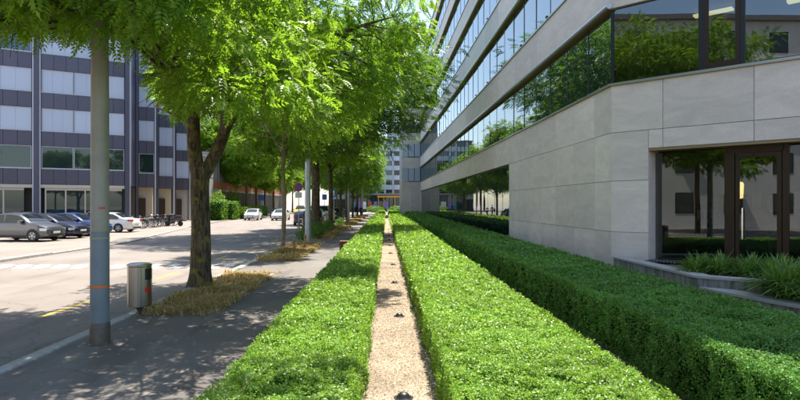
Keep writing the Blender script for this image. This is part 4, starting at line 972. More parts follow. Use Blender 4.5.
def blue_sign(pxx, pyy, Y, w, h, label, arrow):
    X = (pxx-386)/580*Y; Z = 2+(204-pyy)/580*Y
    t = thing('blue_traffic_sign', label, 'sign', (X, Y, 0))
    mb = MB(); mb.tube([(X, Y+0.04, -0.1), (X, Y+0.04, Z+h/2)], 0.03, 8); obj('post', mb, 'galvanised', t, True)
    obj('plate', MB().box(X-w/2, X+w/2, Y-0.012, Y, Z-h/2, Z+h/2), 'sign_blue', t)
    if arrow:
        m2 = MB(); k = w*0.5
        poly = [(-0.12*w, -0.32*h), (0.12*w, -0.32*h), (0.12*w, 0.05*h), (0.32*w, 0.05*h), (0, 0.36*h), (-0.32*w, 0.05*h), (-0.12*w, 0.05*h)]
        n = len(poly); m2.add([(X+a, Y-0.02, Z+b) for a, b in poly]+[(X+a, Y-0.014, Z+b) for a, b in poly], [tuple(range(n)), tuple(range(n, 2*n))[::-1]]+[(i, (i+1) % n, n+(i+1) % n, n+i) for i in range(n)])
        obj('white_arrow', m2, 'sign_white', t)
blue_sign(334, 193, 66, 0.6, 0.9, 'blue rectangular sign with white arrow between the sidewalk trunks', True)
blue_sign(324.5, 197, 72, 0.6, 0.7, 'plain blue sign left of the arrow sign', False)
blue_sign(261.5, 198, 92, 0.8, 0.8, 'blue square sign across the street among the left trees', False)

# ------------------------------------------------------------------ navy panelled office block across the street
nb = thing('navy_office_block', 'dark navy panelled office block with white blinds behind the parked cars', 'building', (-31.55, 50, 0))
M0 = Wall(-31.55, 50, 0.868, 0.497, flip=True)
ZS = [(3.72, 5.1), (7.08, 8.4), (10.4, 11.8), (13.8, 15.2), (17.2, 18.6), (20.6, 22.0)]   # spandrels
ZW = [(5.1, 7.08), (8.4, 10.4), (11.8, 13.8), (15.2, 17.2), (18.6, 20.6)]                  # window rows
def blind_mesh(wall, u0, u1, z0, z1, o, step):
    """one corrugated sheet"""
    n = max(2, int(round((u1-u0)/step))); mb = MB(); v = []; f = []
    us = []
    for k in range(n):
        a = u0+(u1-u0)*k/n; b = u0+(u1-u0)*(k+1)/n; us += [(a, o-0.02), (a+0.02, o), (b-0.02, o), (b, o-0.02)]
    for (u_, oo) in us: v += [wall.p(u_, oo, z0), wall.p(u_, oo, z1)]
    for i in range(len(us)-1): f.append((2*i, 2*i+2, 2*i+3, 2*i+1))
    return mb.add(v, f)
def win(wall, u0, u1, z0, z1, mode, parent, step=0.92):
    fr = MB(); b = 0.05
    fr.v = []; pts = [(u0, z0), (u1, z0), (u1, z1), (u0, z1)]; inn = [(u0+b, z0+b), (u1-b, z0+b), (u1-b, z1-b), (u0+b, z1-b)]
    v = []
    for oo in (-0.10, 0.015):
        v += [wall.p(a, oo, c) for a, c in pts]+[wall.p(a, oo, c) for a, c in inn]
    f = []
    for k in range(4):
        j = (k+1) % 4; f += [(k, j, 4+j, 4+k), (8+k, 12+k, 12+j, 8+j), (k, 8+k, 8+j, j), (4+k, 4+j, 12+j, 12+k)]
    w = obj('window', MB().add(v, f), 'light_trim', parent)
    if mode == 'glass':
        pane('pane', wall, u0+b, u1-b, z0+b, z1-b, -0.06, 'window_dark', w, 0.004)
    else:
        obj('blind', blind_mesh(wall, u0+b, u1-b, z0+b, z1-b, -0.03, step), 'blind_white' if mode == 'white' else 'blind_blue', w)
    return w
def bay(wall, u0, u1, wins, modes, parent, pw=1.0, shop=True):
    n = max(1, int(round((u1-u0)/pw)))
    for z0, z1 in ZS:
        for k in range(n): panel('spandrel_panel', wall, u0+(u1-u0)*k/n, u0+(u1-u0)*(k+1)/n, z0, z1, 0, 0.06, 'spandrel_navy', parent, 0.025)
        obj('sill', wall.new(u0, u1, -0.02, 0.10, z1-0.035, z1+0.03), 'light_trim', parent)
    for r_, (z0, z1) in enumerate(ZW):
        for k, (a, b) in enumerate(wins): win(wall, a, b, z0+0.03, z1-0.01, modes[r_][k % len(modes[r_])], parent)
for r_ in (0,):
    pass
bay(M0, -7.5, 0.86, [(-7.5, -5.2), (-5.2, -3), (-3, -1.55), (-1.5, 0.84)], [['glass', 'glass', 'glass', 'glass'], ['glass', 'white', 'white', 'white'], ['white', 'white', 'white', 'white'], ['white', 'white', 'blue', 'blue'], ['blue', 'blue', 'blue', 'blue']], nb)
bay(M0, 1.57, 8.25, [(1.6, 4.05), (4.1, 6.1), (6.15, 8.22)], [['glass', 'glass', 'glass'], ['white', 'white', 'white'], ['white', 'white', 'white'], ['white', 'white', 'white'], ['white', 'blue', 'white']], nb)
for a, b in ((0.90, 1.53),):
    obj('pilaster', M0.new(a+0.10, b-0.10, -0.2, 0.20, 0.0, 22), 'pilaster_navy', nb); obj('pilaster_edge', M0.new(a, a+0.095, -0.2, 0.17, 0, 22), 'light_trim', nb); obj('pilaster_edge', M0.new(b-0.095, b, -0.2, 0.17, 0, 22), 'light_trim', nb)
obj('pilaster', M0.new(8.29, 8.66, -0.2, 0.20, 0.0, 22), 'pilaster_navy', nb); obj('pilaster_edge', M0.new(8.67, 8.76, -0.2, 0.17, 0, 22), 'light_trim', nb)
obj('wall_core', M0.new(-8, 8.7, -12, -0.12, 3.72, 22), 'pilaster_navy', nb); obj('shop_core', M0.new(-8, 8.7, -12, -0.9, 0, 3.7), 'inner_dark', nb)
obj('shop_fascia', M0.new(-7.5, 8.25, -0.8, 0.04, 3.42, 3.70), 'shop_frame', nb)
u = -7.4
while u < 8.1:
    w = 1.55
    if not (u < 1.6 and u+w > 0.9):
        obj('shop_post', M0.new(u-0.06, u+0.06, -0.30, -0.08, 0, 3.42), 'shop_frame', nb); pane('shop_pane', M0, u+0.07, u+w-0.07, 0.35, 3.2, -0.2, 'window_dark', nb, 0.004)
        obj('shop_plinth', M0.new(u+0.06, u+w-0.06, -0.26, -0.10, 0, 0.35), 'shop_frame', nb); obj('shop_transom', M0.new(u+0.06, u+w-0.06, -0.26, -0.10, 3.2, 3.42), 'shop_frame', nb)
    u += w
# staggered bays stepping along the street
prev = M0.p(8.76, 0, 0)
for k, (yy, md) in enumerate(((58.0, ['glass', 'white', 'white', 'white', 'white']), (63.2, ['white', 'white', 'white', 'white', 'blue']), (68.4, ['white', 'white', 'white', 'white', 'white']))):
    Wk = Wall(-25.0, yy, 0.868, 0.497, flip=True)
    bay(Wk, 0.25, 1.72, [(0.27, 1.70)], [[m] for m in md], nb, 0.75)
    obj('pilaster', Wk.new(-0.02, 0.22, -0.6, 0.10, 0, 22), 'pilaster_navy', nb); obj('pilaster_edge', Wk.new(1.74, 1.86, -0.3, 0.10, 0, 22), 'light_trim', nb)
    e = Wk.p(1.86, -0.3, 0); nx = (-25.0, yy+5.2)
    c0 = Wk.p(0, -0.15, 0); c1 = Wk.p(1.74, -0.15, 0)
    obj('bay_core', MB().prism([c0[:2], c1[:2], (nx[0]+0.05, nx[1]-0.1), (-36, nx[1]-0.1), (-36, yy)], 3.72, 22), 'pilaster_navy', nb)
    obj('bay_base', MB().prism([(c0[0]-0.4, c0[1]+0.5), (c1[0]-0.4, c1[1]+0.5), (nx[0]-0.3, nx[1]-0.1), (-36, nx[1]-0.1), (-36, yy+0.5)], 0, 3.7), 'beige_panel' if k < 2 else 'grey_render', nb)
    w = obj('bay_door', Wk.new(0.3, 0.95, -0.52, -0.40, 0, 2.6), 'bronze_frame', nb)
obj('bay_core', MB().prism([M0.p(8.7, -0.15, 0)[:2], (-25.0, 57.9), (-36, 57.9), (-36, 52)], 3.72, 22), 'pilaster_navy', nb)
obj('roof', MB().prism([M0.p(-8, 0.1, 0)[:2], M0.p(8.76, 0.1, 0)[:2], (-23.3, 69), (-25, 74), (-50, 74), (-50, 45)], 22.01, 22.4), 'roof_grey', nb)
gw = thing('grey_stair_block', 'plain pale grey rendered block at the end of the navy offices', 'building', (-25, 75, 0))
obj('wall', MB().box(-40, -24.6, 74.2, 82.5, -0.1, 8.4), 'grey_render', gw); obj('roof', MB().box(-40.1, -24.5, 74.1, 82.6, 8.4, 8.7), 'roof_grey', gw)
for zz in (2.9, 5.7): obj('wall_groove', MB().box(-40, -24.58, 74.18, 82.52, zz, zz+0.04), 'dark_gap', gw)
# low building with the red brick band
rb = thing('brick_banded_building', 'low building with a red brick band between two window rows across the street', 'building', (-25.5, 84, 0))
E = Wall(-25.0, 84.0, 0, 1, flip=True); EL = 62
obj('core', E.new(0, EL, -14, -0.35, -0.1, 9.2), 'inner_dark', rb)
obj('brick_band', E.new(0, EL, -0.4, 0.05, 4.2, 5.3), 'brick_red', rb); obj('concrete_ledge', E.new(0, EL, -0.4, 0.12, 3.9, 4.195), 'grey_render', rb); obj('roof_edge', E.new(-0.1, EL, -14, 0.25, 9.2, 9.6), 'grey_render', rb)
obj('gable_wall', E.new(-0.3, -0.01, -14, 0.0, -0.1, 9.19), 'grey_render', rb)
k = 0; u = 0.4
while u < EL-0.5:
    obj('fin', E.new(u-0.10, u+0.10, -0.34, 0.02, 5.31, 9.19), 'grey_render', rb); obj('fin', E.new(u-0.10, u+0.10, -0.34, 0.02, -0.1, 3.89), 'grey_render', rb)
    if u+1.3 < EL:
        pane('window_pane', E, u+0.1, u+1.2, 5.4, 9.0, -0.25, 'window_dark', rb); pane('window_pane', E, u+0.1, u+1.2, 0.9, 3.8, -0.25, 'window_dark', rb)
    u += 1.3
# pale building opposite the entrance, seen mirrored in the glass
pb = thing('pale_rendered_building', 'pale rendered building across the street mirrored in the entrance glass', 'building', (-24, 0, 0))
obj('wall', MB().box(-38, -24, -46, 22, -0.1, 17), 'pale_render', pb); obj('roof', MB().box(-38.3, -23.6, -46.3, 22.3, 17, 17.4), 'roof_grey', pb)
Pw = Wall(-24, 22, 0, -1)
for fl in range(5):
    for k in range(16):
        a = 2+4*k; z0 = 1.2+3.3*fl; w = obj('window_surround', Pw.new(a, a+1.5, 0.0, 0.03, z0, z0+1.7), 'bronze_frame', pb); pane('window_pane', Pw, a+0.08, a+1.42, z0+0.08, z0+1.62, 0.035, 'window_dark', w)
        if (k+fl) % 3 == 0: obj('awning', Pw.new(a-0.1, a+1.6, 0.04, 0.5, z0+1.5, z0+1.56), 'sticker_yellow', w)

# ------------------------------------------------------------------ buildings at the end of the street
eb = thing('blue_grey_office', 'blue grey panelled office building closing the far end of the street', 'building', (-3, 172, 0))
Ef = Wall(-17, 172, 1, 0, flip=True); EW = 21.5
obj('core', Ef.new(0, EW, -20, -0.1, -0.1, 20.5), 'inner_dark', eb); obj('roof', Ef.new(-0.2, EW+0.2, -20, 0.3, 20.5, 20.9), 'roof_grey', eb)
for fl in range(6):
    z0 = 3.4+2.85*fl
    for k in range(9): panel('facade_panel', Ef, k*EW/9, (k+1)*EW/9, z0, z0+1.45, -0.02, 0.08, 'blue_grey_panel', eb, 0.05)
    for k in range(9):
        pane('window_pane', Ef, k*EW/9+0.1, (k+1)*EW/9-0.1, z0+1.45, z0+2.8, -0.06, 'window_dark', eb, 0.01)
        obj('pier', Ef.new((k+1)*EW/9-0.25, (k+1)*EW/9+0.25, -0.02, 0.06, z0+1.47, z0+2.83), 'blue_grey_panel', eb)
tw = thing('distant_tower', 'slim pale grey tower rising behind the end building', 'building', (4, 215, 0))
obj('shaft', MB().box(0.5, 6.2, 212, 218, -0.1, 31.5), 'blue_grey_panel', tw)
Tf = Wall(0.5, 212, 1, 0, flip=True)
for fl in range(9):
    for k in range(3): pane('window_pane', Tf, 0.4+1.8*k, 1.6+1.8*k, 3+3.1*fl, 4.8+3.1*fl, 0.03, 'window_dark', tw)
obj('cap', MB().box(0.3, 6.4, 211.8, 218.2, 31.5, 32), 'roof_grey', tw)
db = thing('pale_end_block', 'pale block behind the plaza at the far right end', 'building', (9, 150, 0))
obj('wall', MB().box(4.9, 22, 160, 170, -0.1, 15), 'pale_render', db); Df = Wall(4.9, 160, 1, 0, flip=True)
for fl in range(4):
    for k in range(5): pane('window_pane', Df, 0.4+1.8*k, 1.6+1.8*k, 3+3.1*fl, 4.8+3.1*fl, 0.03, 'window_dark', db)
obj('roof', MB().box(4.8, 22.1, 159.9, 170.1, 15, 15.3), 'roof_grey', db)
kb = thing('street_pavilion', 'glazed pavilion with yellow frame and poster panels at the street end', 'kiosk', (-5, 150, 0))
Kf = Wall(-10.5, 150, 1, 0, flip=True); KWd = 14.2
obj('roof', Kf.new(-0.3, KWd+0.3, -5, 0.6, 4.3, 4.75), 'roof_grey', kb); obj('back', Kf.new(0, KWd, -5, -0.6, -0.1, 4.29), 'inner_dark', kb)
for k in range(11):
    a = KWd*k/10; obj('post', Kf.new(a-0.07, a+0.07, -0.15, 0.05, -0.1, 4.29), 'yellow_frame' if k in (6, 7, 9, 10) else 'dark_metal', kb)
    if k < 10:
        pane('pane', Kf, a+0.08, KWd*(k+1)/10-0.08, 0.2, 4.2, -0.1, 'window_dark', kb)
        m = ('poster_purple', 'poster_teal', 'poster_purple', 'paper', 'poster_red')[k % 5]
        if k in (1, 2, 3, 4, 5, 7): obj('poster', Kf.new(a+0.25, a+1.1, -0.09, -0.07, 0.7, 2.6), m, kb)
obj('yellow_beam', Kf.new(KWd*0.58, KWd+0.1, 0.06, 0.2, 3.7, 4.1), 'yellow_frame', kb)

# ------------------------------------------------------------------ vehicles
def prof_at(pts, x):
    return float(np.interp(x, [p[0] for p in pts], [p[1] for p in pts]))
def build_car(label, paint, L, Wd, top, belt, wb, fwx, glass, group, rear_plate=True, wr=0.31, name='parked_car', cat='car'):
    """nose at +x; built about the origin, wheels on z=0. top: roofline from nose to tail; glass: windscreen / side / rear limits"""
    t = thing(name, label, cat, (0, 0, 0), group)
    X = lambda d: L/2-d                 # d = distance behind the nose
    ds = sorted(set([0, 0.03, 0.10, 0.25, 0.5, 0.8, L-0.5, L-0.25, L-0.1, L-0.03, L]+[p[0] for p in top]+list(np.linspace(0.9, L-0.6, 10))))
    hw0 = Wd/2
    def section(d):
        zt = prof_at(top, d); e = min(d, L-d); hw = hw0*(0.80+0.20*min(1, math.sqrt(max(e, 0)/0.55))); zb = 0.20+max(0, 0.10*(1-e/0.3)) if e < 0.3 else 0.20
        bl = min(belt, zt-0.03); ca = max(0.0, zt-bl-0.03)
        r = hw*0.97-ca*0.30
        return [(0.0, zb), (hw*0.9, zb), (hw*0.985, zb+0.10), (hw, 0.5*(zb+bl)), (hw*0.985, bl-0.04), (hw*0.95, bl), (r+0.0, zt-0.05), (r-0.13, zt-0.005), (0.0, zt+0.012)]
    secs = [section(d) for d in ds]; k = len(secs[0]); v = []; f = []
    ring = 2*k-2
    for d, sc in zip(ds, secs):
        v += [(X(d), y, z) for y, z in sc]+[(X(d), -y, z) for y, z in sc[-2:0:-1]]
    for i in range(len(ds)-1):
        for j in range(ring): f.append((i*ring+j, i*ring+(j+1) % ring, (i+1)*ring+(j+1) % ring, (i+1)*ring+j))
    f += [tuple(range(ring)), tuple(range((len(ds)-1)*ring, len(ds)*ring))]
    obj('body', MB().add(v, f), paint, t, True, 38)
    def skin(d, a, lift=0.008):         # point on the cabin side: a=0 belt, a=1 roof edge
        sc = section(d); (y0, z0), (y1, z1) = sc[5], sc[6]
        return y0+(y1-y0)*a+lift, z0+(z1-z0)*a
    ws0, ws1, rw0, rw1 = glass          # windscreen foot/top, rear window top/foot
    for sd_ in (1, -1):
        cuts = [ws0+0.22, (ws1+rw0)/2+0.05, rw1-0.25]
        for i in range(2):
            a, b = cuts[i]+0.04, cuts[i+1]-0.04; pts = []
            dd = np.linspace(a, b, 6)
            lo = [(X(d), sd_*skin(d, 0.06)[0], skin(d, 0.06)[1]) for d in dd]; hi = []
            for d in dd:
                y, z = skin(d, 0.93); hi.append((X(d), sd_*y, max(z, skin(d, 0.06)[1]+0.004)))
            mb = MB(); mb.add(lo+hi, [(q, q+1, 6+q+1, 6+q) for q in range(5)]); obj('side_window', mb, 'car_glass', t)
        mx = X(ws0+0.42); y, z = skin(ws0+0.42, 0.0)
        mb = MB(); mb.bbox(mx-0.08, mx+0.08, *sorted((sd_*(y+0.01), sd_*(y+0.19))), z+0.01, z+0.15, 0.03); obj('mirror', mb, paint, t, True)
    for a, b, n_ in ((ws0, ws1, 'windscreen'), (rw1, rw0, 'rear_window')):
        rows = []
        for q in np.linspace(0.06, 0.94, 5):
            d = a+(b-a)*q; sc = section(d); y = sc[7][0]*0.97; z = prof_at(top, d); nrm = 0.02
            rows.append([(X(d)+(nrm if n_ == 'windscreen' else -nrm)*0.6, yy, z+nrm-0.017*abs(yy)/max(y, 0.1)) for yy in (-y, -y*0.5, 0, y*0.5, y)])
        mb = MB(); mb.add([p for r in rows for p in r], [(i*5+j, i*5+j+1, (i+1)*5+j+1, (i+1)*5+j) for i in range(4) for j in range(4)]); obj(n_, mb, 'car_glass', t, True)
    def corner_lamp(d, yy, z, w, h, m, n_, dep):
        for sd_ in (1, -1):
            mb = MB(); front = d < L/2; x0 = X(d)+(0.012 if front else -0.012); x1 = x0-(dep if front else -dep)
            yo = section(d+ (dep if front else -dep))[3][0]+0.006; yi = yo-w; yf = section(d)[3][0]+0.004
            p = [(x0, sd_*yi, z), (x0, sd_*yf, z), (x1, sd_*yo, z), (x1, sd_*yi, z), (x0, sd_*yi, z+h), (x0, sd_*yf, z+h), (x1, sd_*yo, z+h*1.05), (x1, sd_*yi, z+h*1.05)]
            obj(n_, mb.hexa(p), m, t)
    zf = prof_at(top, 0.05)
    corner_lamp(0.04, 0, min(0.62, zf-0.17), 0.42, 0.13, 'lens_clear', 'headlight', 0.32)
    corner_lamp(L-0.03, 0, 0.80, 0.34, 0.13, 'lens_red', 'taillight', 0.26)
    obj('grille', MB().box(X(-0.012), X(0.06), -0.38, 0.38, 0.42, 0.55), 'black_plastic', t); obj('lower_intake', MB().box(X(-0.01), X(0.06), -0.55, 0.55, 0.26, 0.36), 'black_plastic', t)
    obj('number_plate', MB().box(X(-0.022), X(-0.013), -0.26, 0.26, 0.43, 0.54), 'plate_white', t); obj('number_plate', MB().box(X(L+0.013), X(L+0.02), -0.26, 0.26, 0.6, 0.71), 'plate_white', t)
    obj('rear_bumper', MB().box(X(L+0.01), X(L-0.08), -0.6, 0.6, 0.27, 0.40), 'black_plastic', t)
    for d in (fwx, fwx+wb):
        for sd_ in (1, -1):
            yo = section(d)[3][0]; y = sd_*(yo-0.11)
            mb = MB(); n = 20; pts = [(X(d)+(wr+0.055)*math.cos(a), sd_*(yo+0.004), wr+(wr+0.055)*math.sin(a)) for a in np.linspace(-0.42, math.pi+0.42, n)]
            pts2 = [(p[0], sd_*(yo+0.008), p[2]) for p in pts]; mb.add(pts2, [tuple(range(n))]); obj('wheel_arch', mb, 'black_plastic', t)
            wl_ = MB(); wl_.lathe([(wr*0.62, -0.10), (wr*0.95, -0.10), (wr, -0.07), (wr, 0.07), (wr*0.95, 0.10), (wr*0.62, 0.10)], 24, (X(d), y+sd_*0.028, wr), 'y'); w_ = obj('wheel', wl_, 'rubber', t, True, 40)
            rim = MB(); rim.lathe([(wr*0.64, 0.128*sd_), (wr*0.60, 0.136*sd_), (wr*0.2, 0.131*sd_), (0.01, 0.137*sd_)], 20, (X(d), y, wr), 'y'); rm = obj('rim', rim, 'galvanised', w_, True, 30)
            for q in range(5):
                a = q*2*math.pi/5+0.3; b_ = MB(); r0, r1, hw_ = wr*0.26, wr*0.56, 0.035
                ca, sa = math.cos(a), math.sin(a)
                b_.add([(X(d)+r0*ca-hw_*sa, y+0.140*sd_, wr+r0*sa+hw_*ca), (X(d)+r1*ca-hw_*1.6*sa, y+0.139*sd_, wr+r1*sa+hw_*1.6*ca), (X(d)+r1*ca+hw_*1.6*sa, y+0.139*sd_, wr+r1*sa-hw_*1.6*ca), (X(d)+r0*ca+hw_*sa, y+0.140*sd_, wr+r0*sa-hw_*ca)], [(0, 1, 2, 3)])
                if q == 0: hole = []
                hole.append(b_)
            allh = MB()
            for b_ in hole: allh.add(b_.v, b_.f)
            o_ = obj('rim_openings', allh, 'black_plastic', w_); o_['kind'] = 'stuff'
    return t
HATCH = dict(L=3.75, Wd=1.68, top=[(0, 0.62), (0.06, 0.76), (0.45, 0.90), (0.95, 1.0), (1.25, 1.22), (1.62, 1.42), (2.1, 1.50), (2.7, 1.49), (3.2, 1.40), (3.55, 1.10), (3.68, 0.95), (3.75, 0.7)], belt=0.97, wb=2.32, fwx=0.74, glass=(0.98, 1.66, 3.18, 3.58))
COMPACT = dict(L=4.15, Wd=1.76, top=[(0, 0.58), (0.06, 0.72), (0.5, 0.88), (1.05, 0.98), (1.45, 1.22), (1.9, 1.43), (2.4, 1.49), (3.1, 1.46), (3.6, 1.34), (3.95, 1.08), (4.08, 0.92), (4.15, 0.66)], belt=0.96, wb=2.55, fwx=0.82, glass=(1.08, 1.92, 3.55, 3.98))
SEDAN = dict(L=4.6, Wd=1.80, top=[(0, 0.56), (0.06, 0.68), (0.6, 0.86), (1.25, 0.94), (1.7, 1.2), (2.15, 1.40), (2.7, 1.44), (3.2, 1.38), (3.75, 1.12), (4.0, 1.02), (4.5, 0.98), (4.6, 0.66)], belt=0.93, wb=2.75, fwx=0.9, glass=(1.28, 2.16, 3.16, 3.92))
SUV = dict(L=4.4, Wd=1.84, top=[(0, 0.70), (0.06, 0.86), (0.5, 1.02), (1.1, 1.10), (1.45, 1.35), (1.85, 1.60), (2.4, 1.67), (3.4, 1.64), (3.95, 1.55), (4.25, 1.15), (4.35, 1.0), (4.4, 0.7)], belt=1.08, wb=2.62, fwx=0.85, glass=(1.12, 1.88, 3.9, 4.27), wr=0.34)
VAN = dict(L=4.9, Wd=1.92, top=[(0, 0.72), (0.06, 0.92), (0.5, 1.12), (0.95, 1.22), (1.3, 1.55), (1.75, 1.88), (2.2, 1.95), (3.6, 1.95), (4.6, 1.92), (4.75, 1.6), (4.84, 1.1), (4.9, 0.7)], belt=1.18, wb=3.0, fwx=0.95, glass=(0.98, 1.76, 4.62, 4.80), wr=0.34)
g1 = 'cars parked in front of the navy offices'; g2 = 'cars along the street further down'
def put(c, x, y, heading, z=-0.05, s_=1.0): c.location = (x, y, z); c.rotation_euler = (0, 0, math.radians(heading)); c.scale = (s_, s_, s_)
put(build_car('silver grey small hatchback parked nearest in front of the navy offices', 'paint_silver', group=g1, **HATCH), -20.15, 32.4, -9, s_=1.04)
put(build_car('dark navy compact car between the silver hatchback and the blue car', 'paint_navy', group=g1, **COMPACT), -20.25, 35.2, -9)
put(build_car('bright blue compact car parked third from the left', 'paint_blue', group=g1, **COMPACT), -20.2, 37.9, -8)
put(build_car('white sedan parked with its red taillights to the street', 'paint_white', group=g1, **SEDAN), -20.5, 42.6, 176)
put(build_car('dark grey hatchback hidden deeper in the parking row', 'paint_dark', group=g1, **HATCH), -24.8, 40.4, -8)
put(build_car('white car facing us at the far kerb, left one of the pair', 'paint_white', group=g2, **COMPACT), -17.4, 76, -88, -0.10)
put(build_car('white car facing us in the road, right one of the pair', 'paint_white', group=g2, **SEDAN), -13.6, 75, -90, -0.10)
put(build_car('dark blue car seen from behind next to the grey lamp post', 'paint_dark', group=g2, **COMPACT), -8.1, 58, 90, -0.10)
put(build_car('white van parked at the kerb behind the sidewalk trunks', 'paint_white', group=g2, name='parked_van', cat='van', **VAN), -6.6, 62.5, 90, -0.10)
put(build_car('dark four wheel drive parked at the kerb by the sidewalk trees', 'paint_dark', group=g2, **SUV), -6.3, 51.5, 90, -0.10)
put(build_car('yellow delivery van coming down the street', 'paint_yellow', group=g2, name='delivery_van', cat='van', **VAN), -13.4, 92, -90, -0.10)
put(build_car('second yellow van further back behind the first yellow van', 'paint_yellow', group=g2, name='delivery_van', cat='van', **VAN), -12.6, 103, -90, -0.10)
put(build_car('dark car parked far down at the kerb', 'paint_dark', group=g2, **SUV), -6.3, 73, 90, -0.10)
put(build_car('silver car far down at the kerb beside the walkers', 'paint_silver', group=g2, **COMPACT), -6.3, 82, 90, -0.10)
put(build_car('dark car in the left lane behind the white pair', 'paint_navy', group=g2, **COMPACT), -16.4, 88, -90, -0.10)
put(build_car('white car crossing the plaza at the far end', 'paint_white', group=g2, **COMPACT), 3.3, 140, 175, 0.0)

# ------------------------------------------------------------------ bicycles
def build_bike(label, m, basket):
    t = thing('bicycle', label, 'bicycle', (0, 0, 0), 'bicycles in front of the staggered bays')
    for x in (-0.52, 0.52):
        v = MB(); R0 = 0.34; pts = [(x+R0*math.cos(a), 0, R0+0.02+R0*math.sin(a)) for a in np.linspace(0, 2*math.pi, 21)]; v.tube(pts, 0.022, 6, False); w = obj('wheel', v, 'rubber', t, True, 60)
        sp = MB()
        for q in range(6): a = q*math.pi/6; sp.tube([(x-R0*math.cos(a), 0, 0.36-R0*math.sin(a)), (x+R0*math.cos(a), 0, 0.36+R0*math.sin(a))], 0.004, 3, False)
        o_ = obj('spokes', sp, 'chrome', w); o_['kind'] = 'stuff'
        fd = MB(); pts = [(x+0.40*math.cos(a), 0, 0.36+0.40*math.sin(a)) for a in np.linspace(0.2, 2.6, 9)]; fd.tube(pts, 0.02, 5); obj('mudguard', fd, 'dark_metal', t, True)
    bb = (-0.08, 0, 0.30); st = (-0.22, 0, 0.82); hd = (0.36, 0, 0.88)
    fr = MB()
    for a, b in ((bb, st), (bb, hd), (st, (0.33, 0, 0.80)), (bb, (-0.52, 0, 0.36)), (st, (-0.52, 0, 0.36)), (hd, (0.52, 0, 0.36))): fr.tube([a, b], 0.019, 6)
    obj('frame', fr, m, t)
    hb = MB(); hb.tube([(0.28, -0.27, 1.06), (0.36, -0.20, 1.04), (0.38, 0, 1.02), (0.36, 0.20, 1.04), (0.28, 0.27, 1.06)], 0.014, 6); obj('handlebar', hb, 'chrome', t, True)
    sm = MB(); sm.tube([hd, (0.37, 0, 1.02)], 0.015, 6); obj('stem', sm, 'chrome', t); sp_ = MB(); sp_.tube([st, (-0.25, 0, 0.94)], 0.014, 6); obj('seat_post', sp_, 'chrome', t)
    sa = MB(); sa.hexa([(-0.40, -0.09, 0.93), (-0.10, -0.025, 0.94), (-0.10, 0.025, 0.94), (-0.40, 0.09, 0.93), (-0.42, -0.10, 1.0), (-0.08, -0.03, 0.98), (-0.08, 0.03, 0.98), (-0.42, 0.10, 1.0)]); obj('saddle', sa, 'saddle', t)
    pd = MB(); pd.tube([(-0.08, -0.10, 0.14), (-0.08, -0.10, 0.46)], 0.012, 5); obj('crank', pd, 'dark_metal', t)
    if basket:
        b_ = MB(); b_.hexa([(0.46, -0.14, 0.80), (0.70, -0.14, 0.80), (0.70, 0.14, 0.80), (0.46, 0.14, 0.80), (0.43, -0.18, 1.03), (0.74, -0.18, 1.03), (0.74, 0.18, 1.03), (0.43, 0.18, 1.03)]); obj('basket', b_, 'dark_metal', t)
    rk = MB(); rk.box(-0.80, -0.36, -0.07, 0.07, 0.735, 0.755); obj('rack', rk, 'dark_metal', t)
    return t
bk = [build_bike('x', 'paint_teal', True), build_bike('x', 'paint_white', False), build_bike('x', 'paint_dark', True), build_bike('x', 'paint_red', False)]
cols = ['teal', 'white', 'black', 'red']; used = [False]*4
seq = [0, 0, 3, 2, 1, 2, 1, 1, 2, 1, 2, 1, 2, 2]
for k, c in enumerate(seq):
    b = bk[c] if not used[c] else copy_tree(bk[c]); used[c] = True
    y = 46.6+0.72*k; b.location = (-20.8+R.uniform(-0.25, 0.25), y, -0.05); b.rotation_euler = (math.radians(R.uniform(-9, -3)), 0, math.radians(R.choice([0, 180])+R.uniform(-22, 22)))
    b['label'] = '%s bicycle in the rack by the navy offices, %s from the white sedan' % (cols[c], ['first', 'second', 'third', 'fourth', 'fifth', 'sixth', 'seventh', 'eighth', 'ninth', 'tenth', 'eleventh', 'twelfth', 'thirteenth', 'last'][k])
# scooter at the right end of the bicycles
t = thing('scooter', 'dark motor scooter with red tail lamp at the end of the bicycle row', 'scooter', (-19.6, 53.6, -0.05))
def P(x, y, z): return (-19.6-x, 53.6+y, -0.05+z)
for x in (-0.6, 0.6):
    mb = MB(); mb.lathe([(0.10, -0.05), (0.20, -0.06), (0.24, -0.03), (0.24, 0.03), (0.20, 0.06), (0.10, 0.05)], 16, P(x, 0, 0.24), 'y'); obj('wheel', mb, 'rubber', t, True)
mb = MB(); mb.tube([P(-0.75, 0, 0.75), P(-0.5, 0, 0.72), P(-0.1, 0, 0.62), P(0.0, 0, 0.34), P(0.35, 0, 0.30), P(0.48, 0, 0.55), P(0.42, 0, 0.98)], [0.08, 0.17, 0.16, 0.13, 0.12, 0.13, 0.07], 10); obj('body', mb, 'paint_dark', t, True)
mb = MB(); mb.tube([P(-0.72, 0, 0.88), P(-0.4, 0, 0.88), P(-0.05, 0, 0.80)], [0.10, 0.13, 0.09], 8); obj('seat', mb, 'saddle', t, True)
mb = MB(); mb.tube([P(0.36, -0.3, 1.06), P(0.42, 0, 1.02), P(0.36, 0.3, 1.06)], 0.016, 6); obj('handlebar', mb, 'dark_metal', t)
mb = MB(); mb.bbox(*sorted((P(-0.86, 0, 0)[0], P(-0.76, 0, 0)[0])), 53.52, 53.68, 0.68, 0.80, 0.01); obj('tail_lamp', mb, 'lens_red', t)

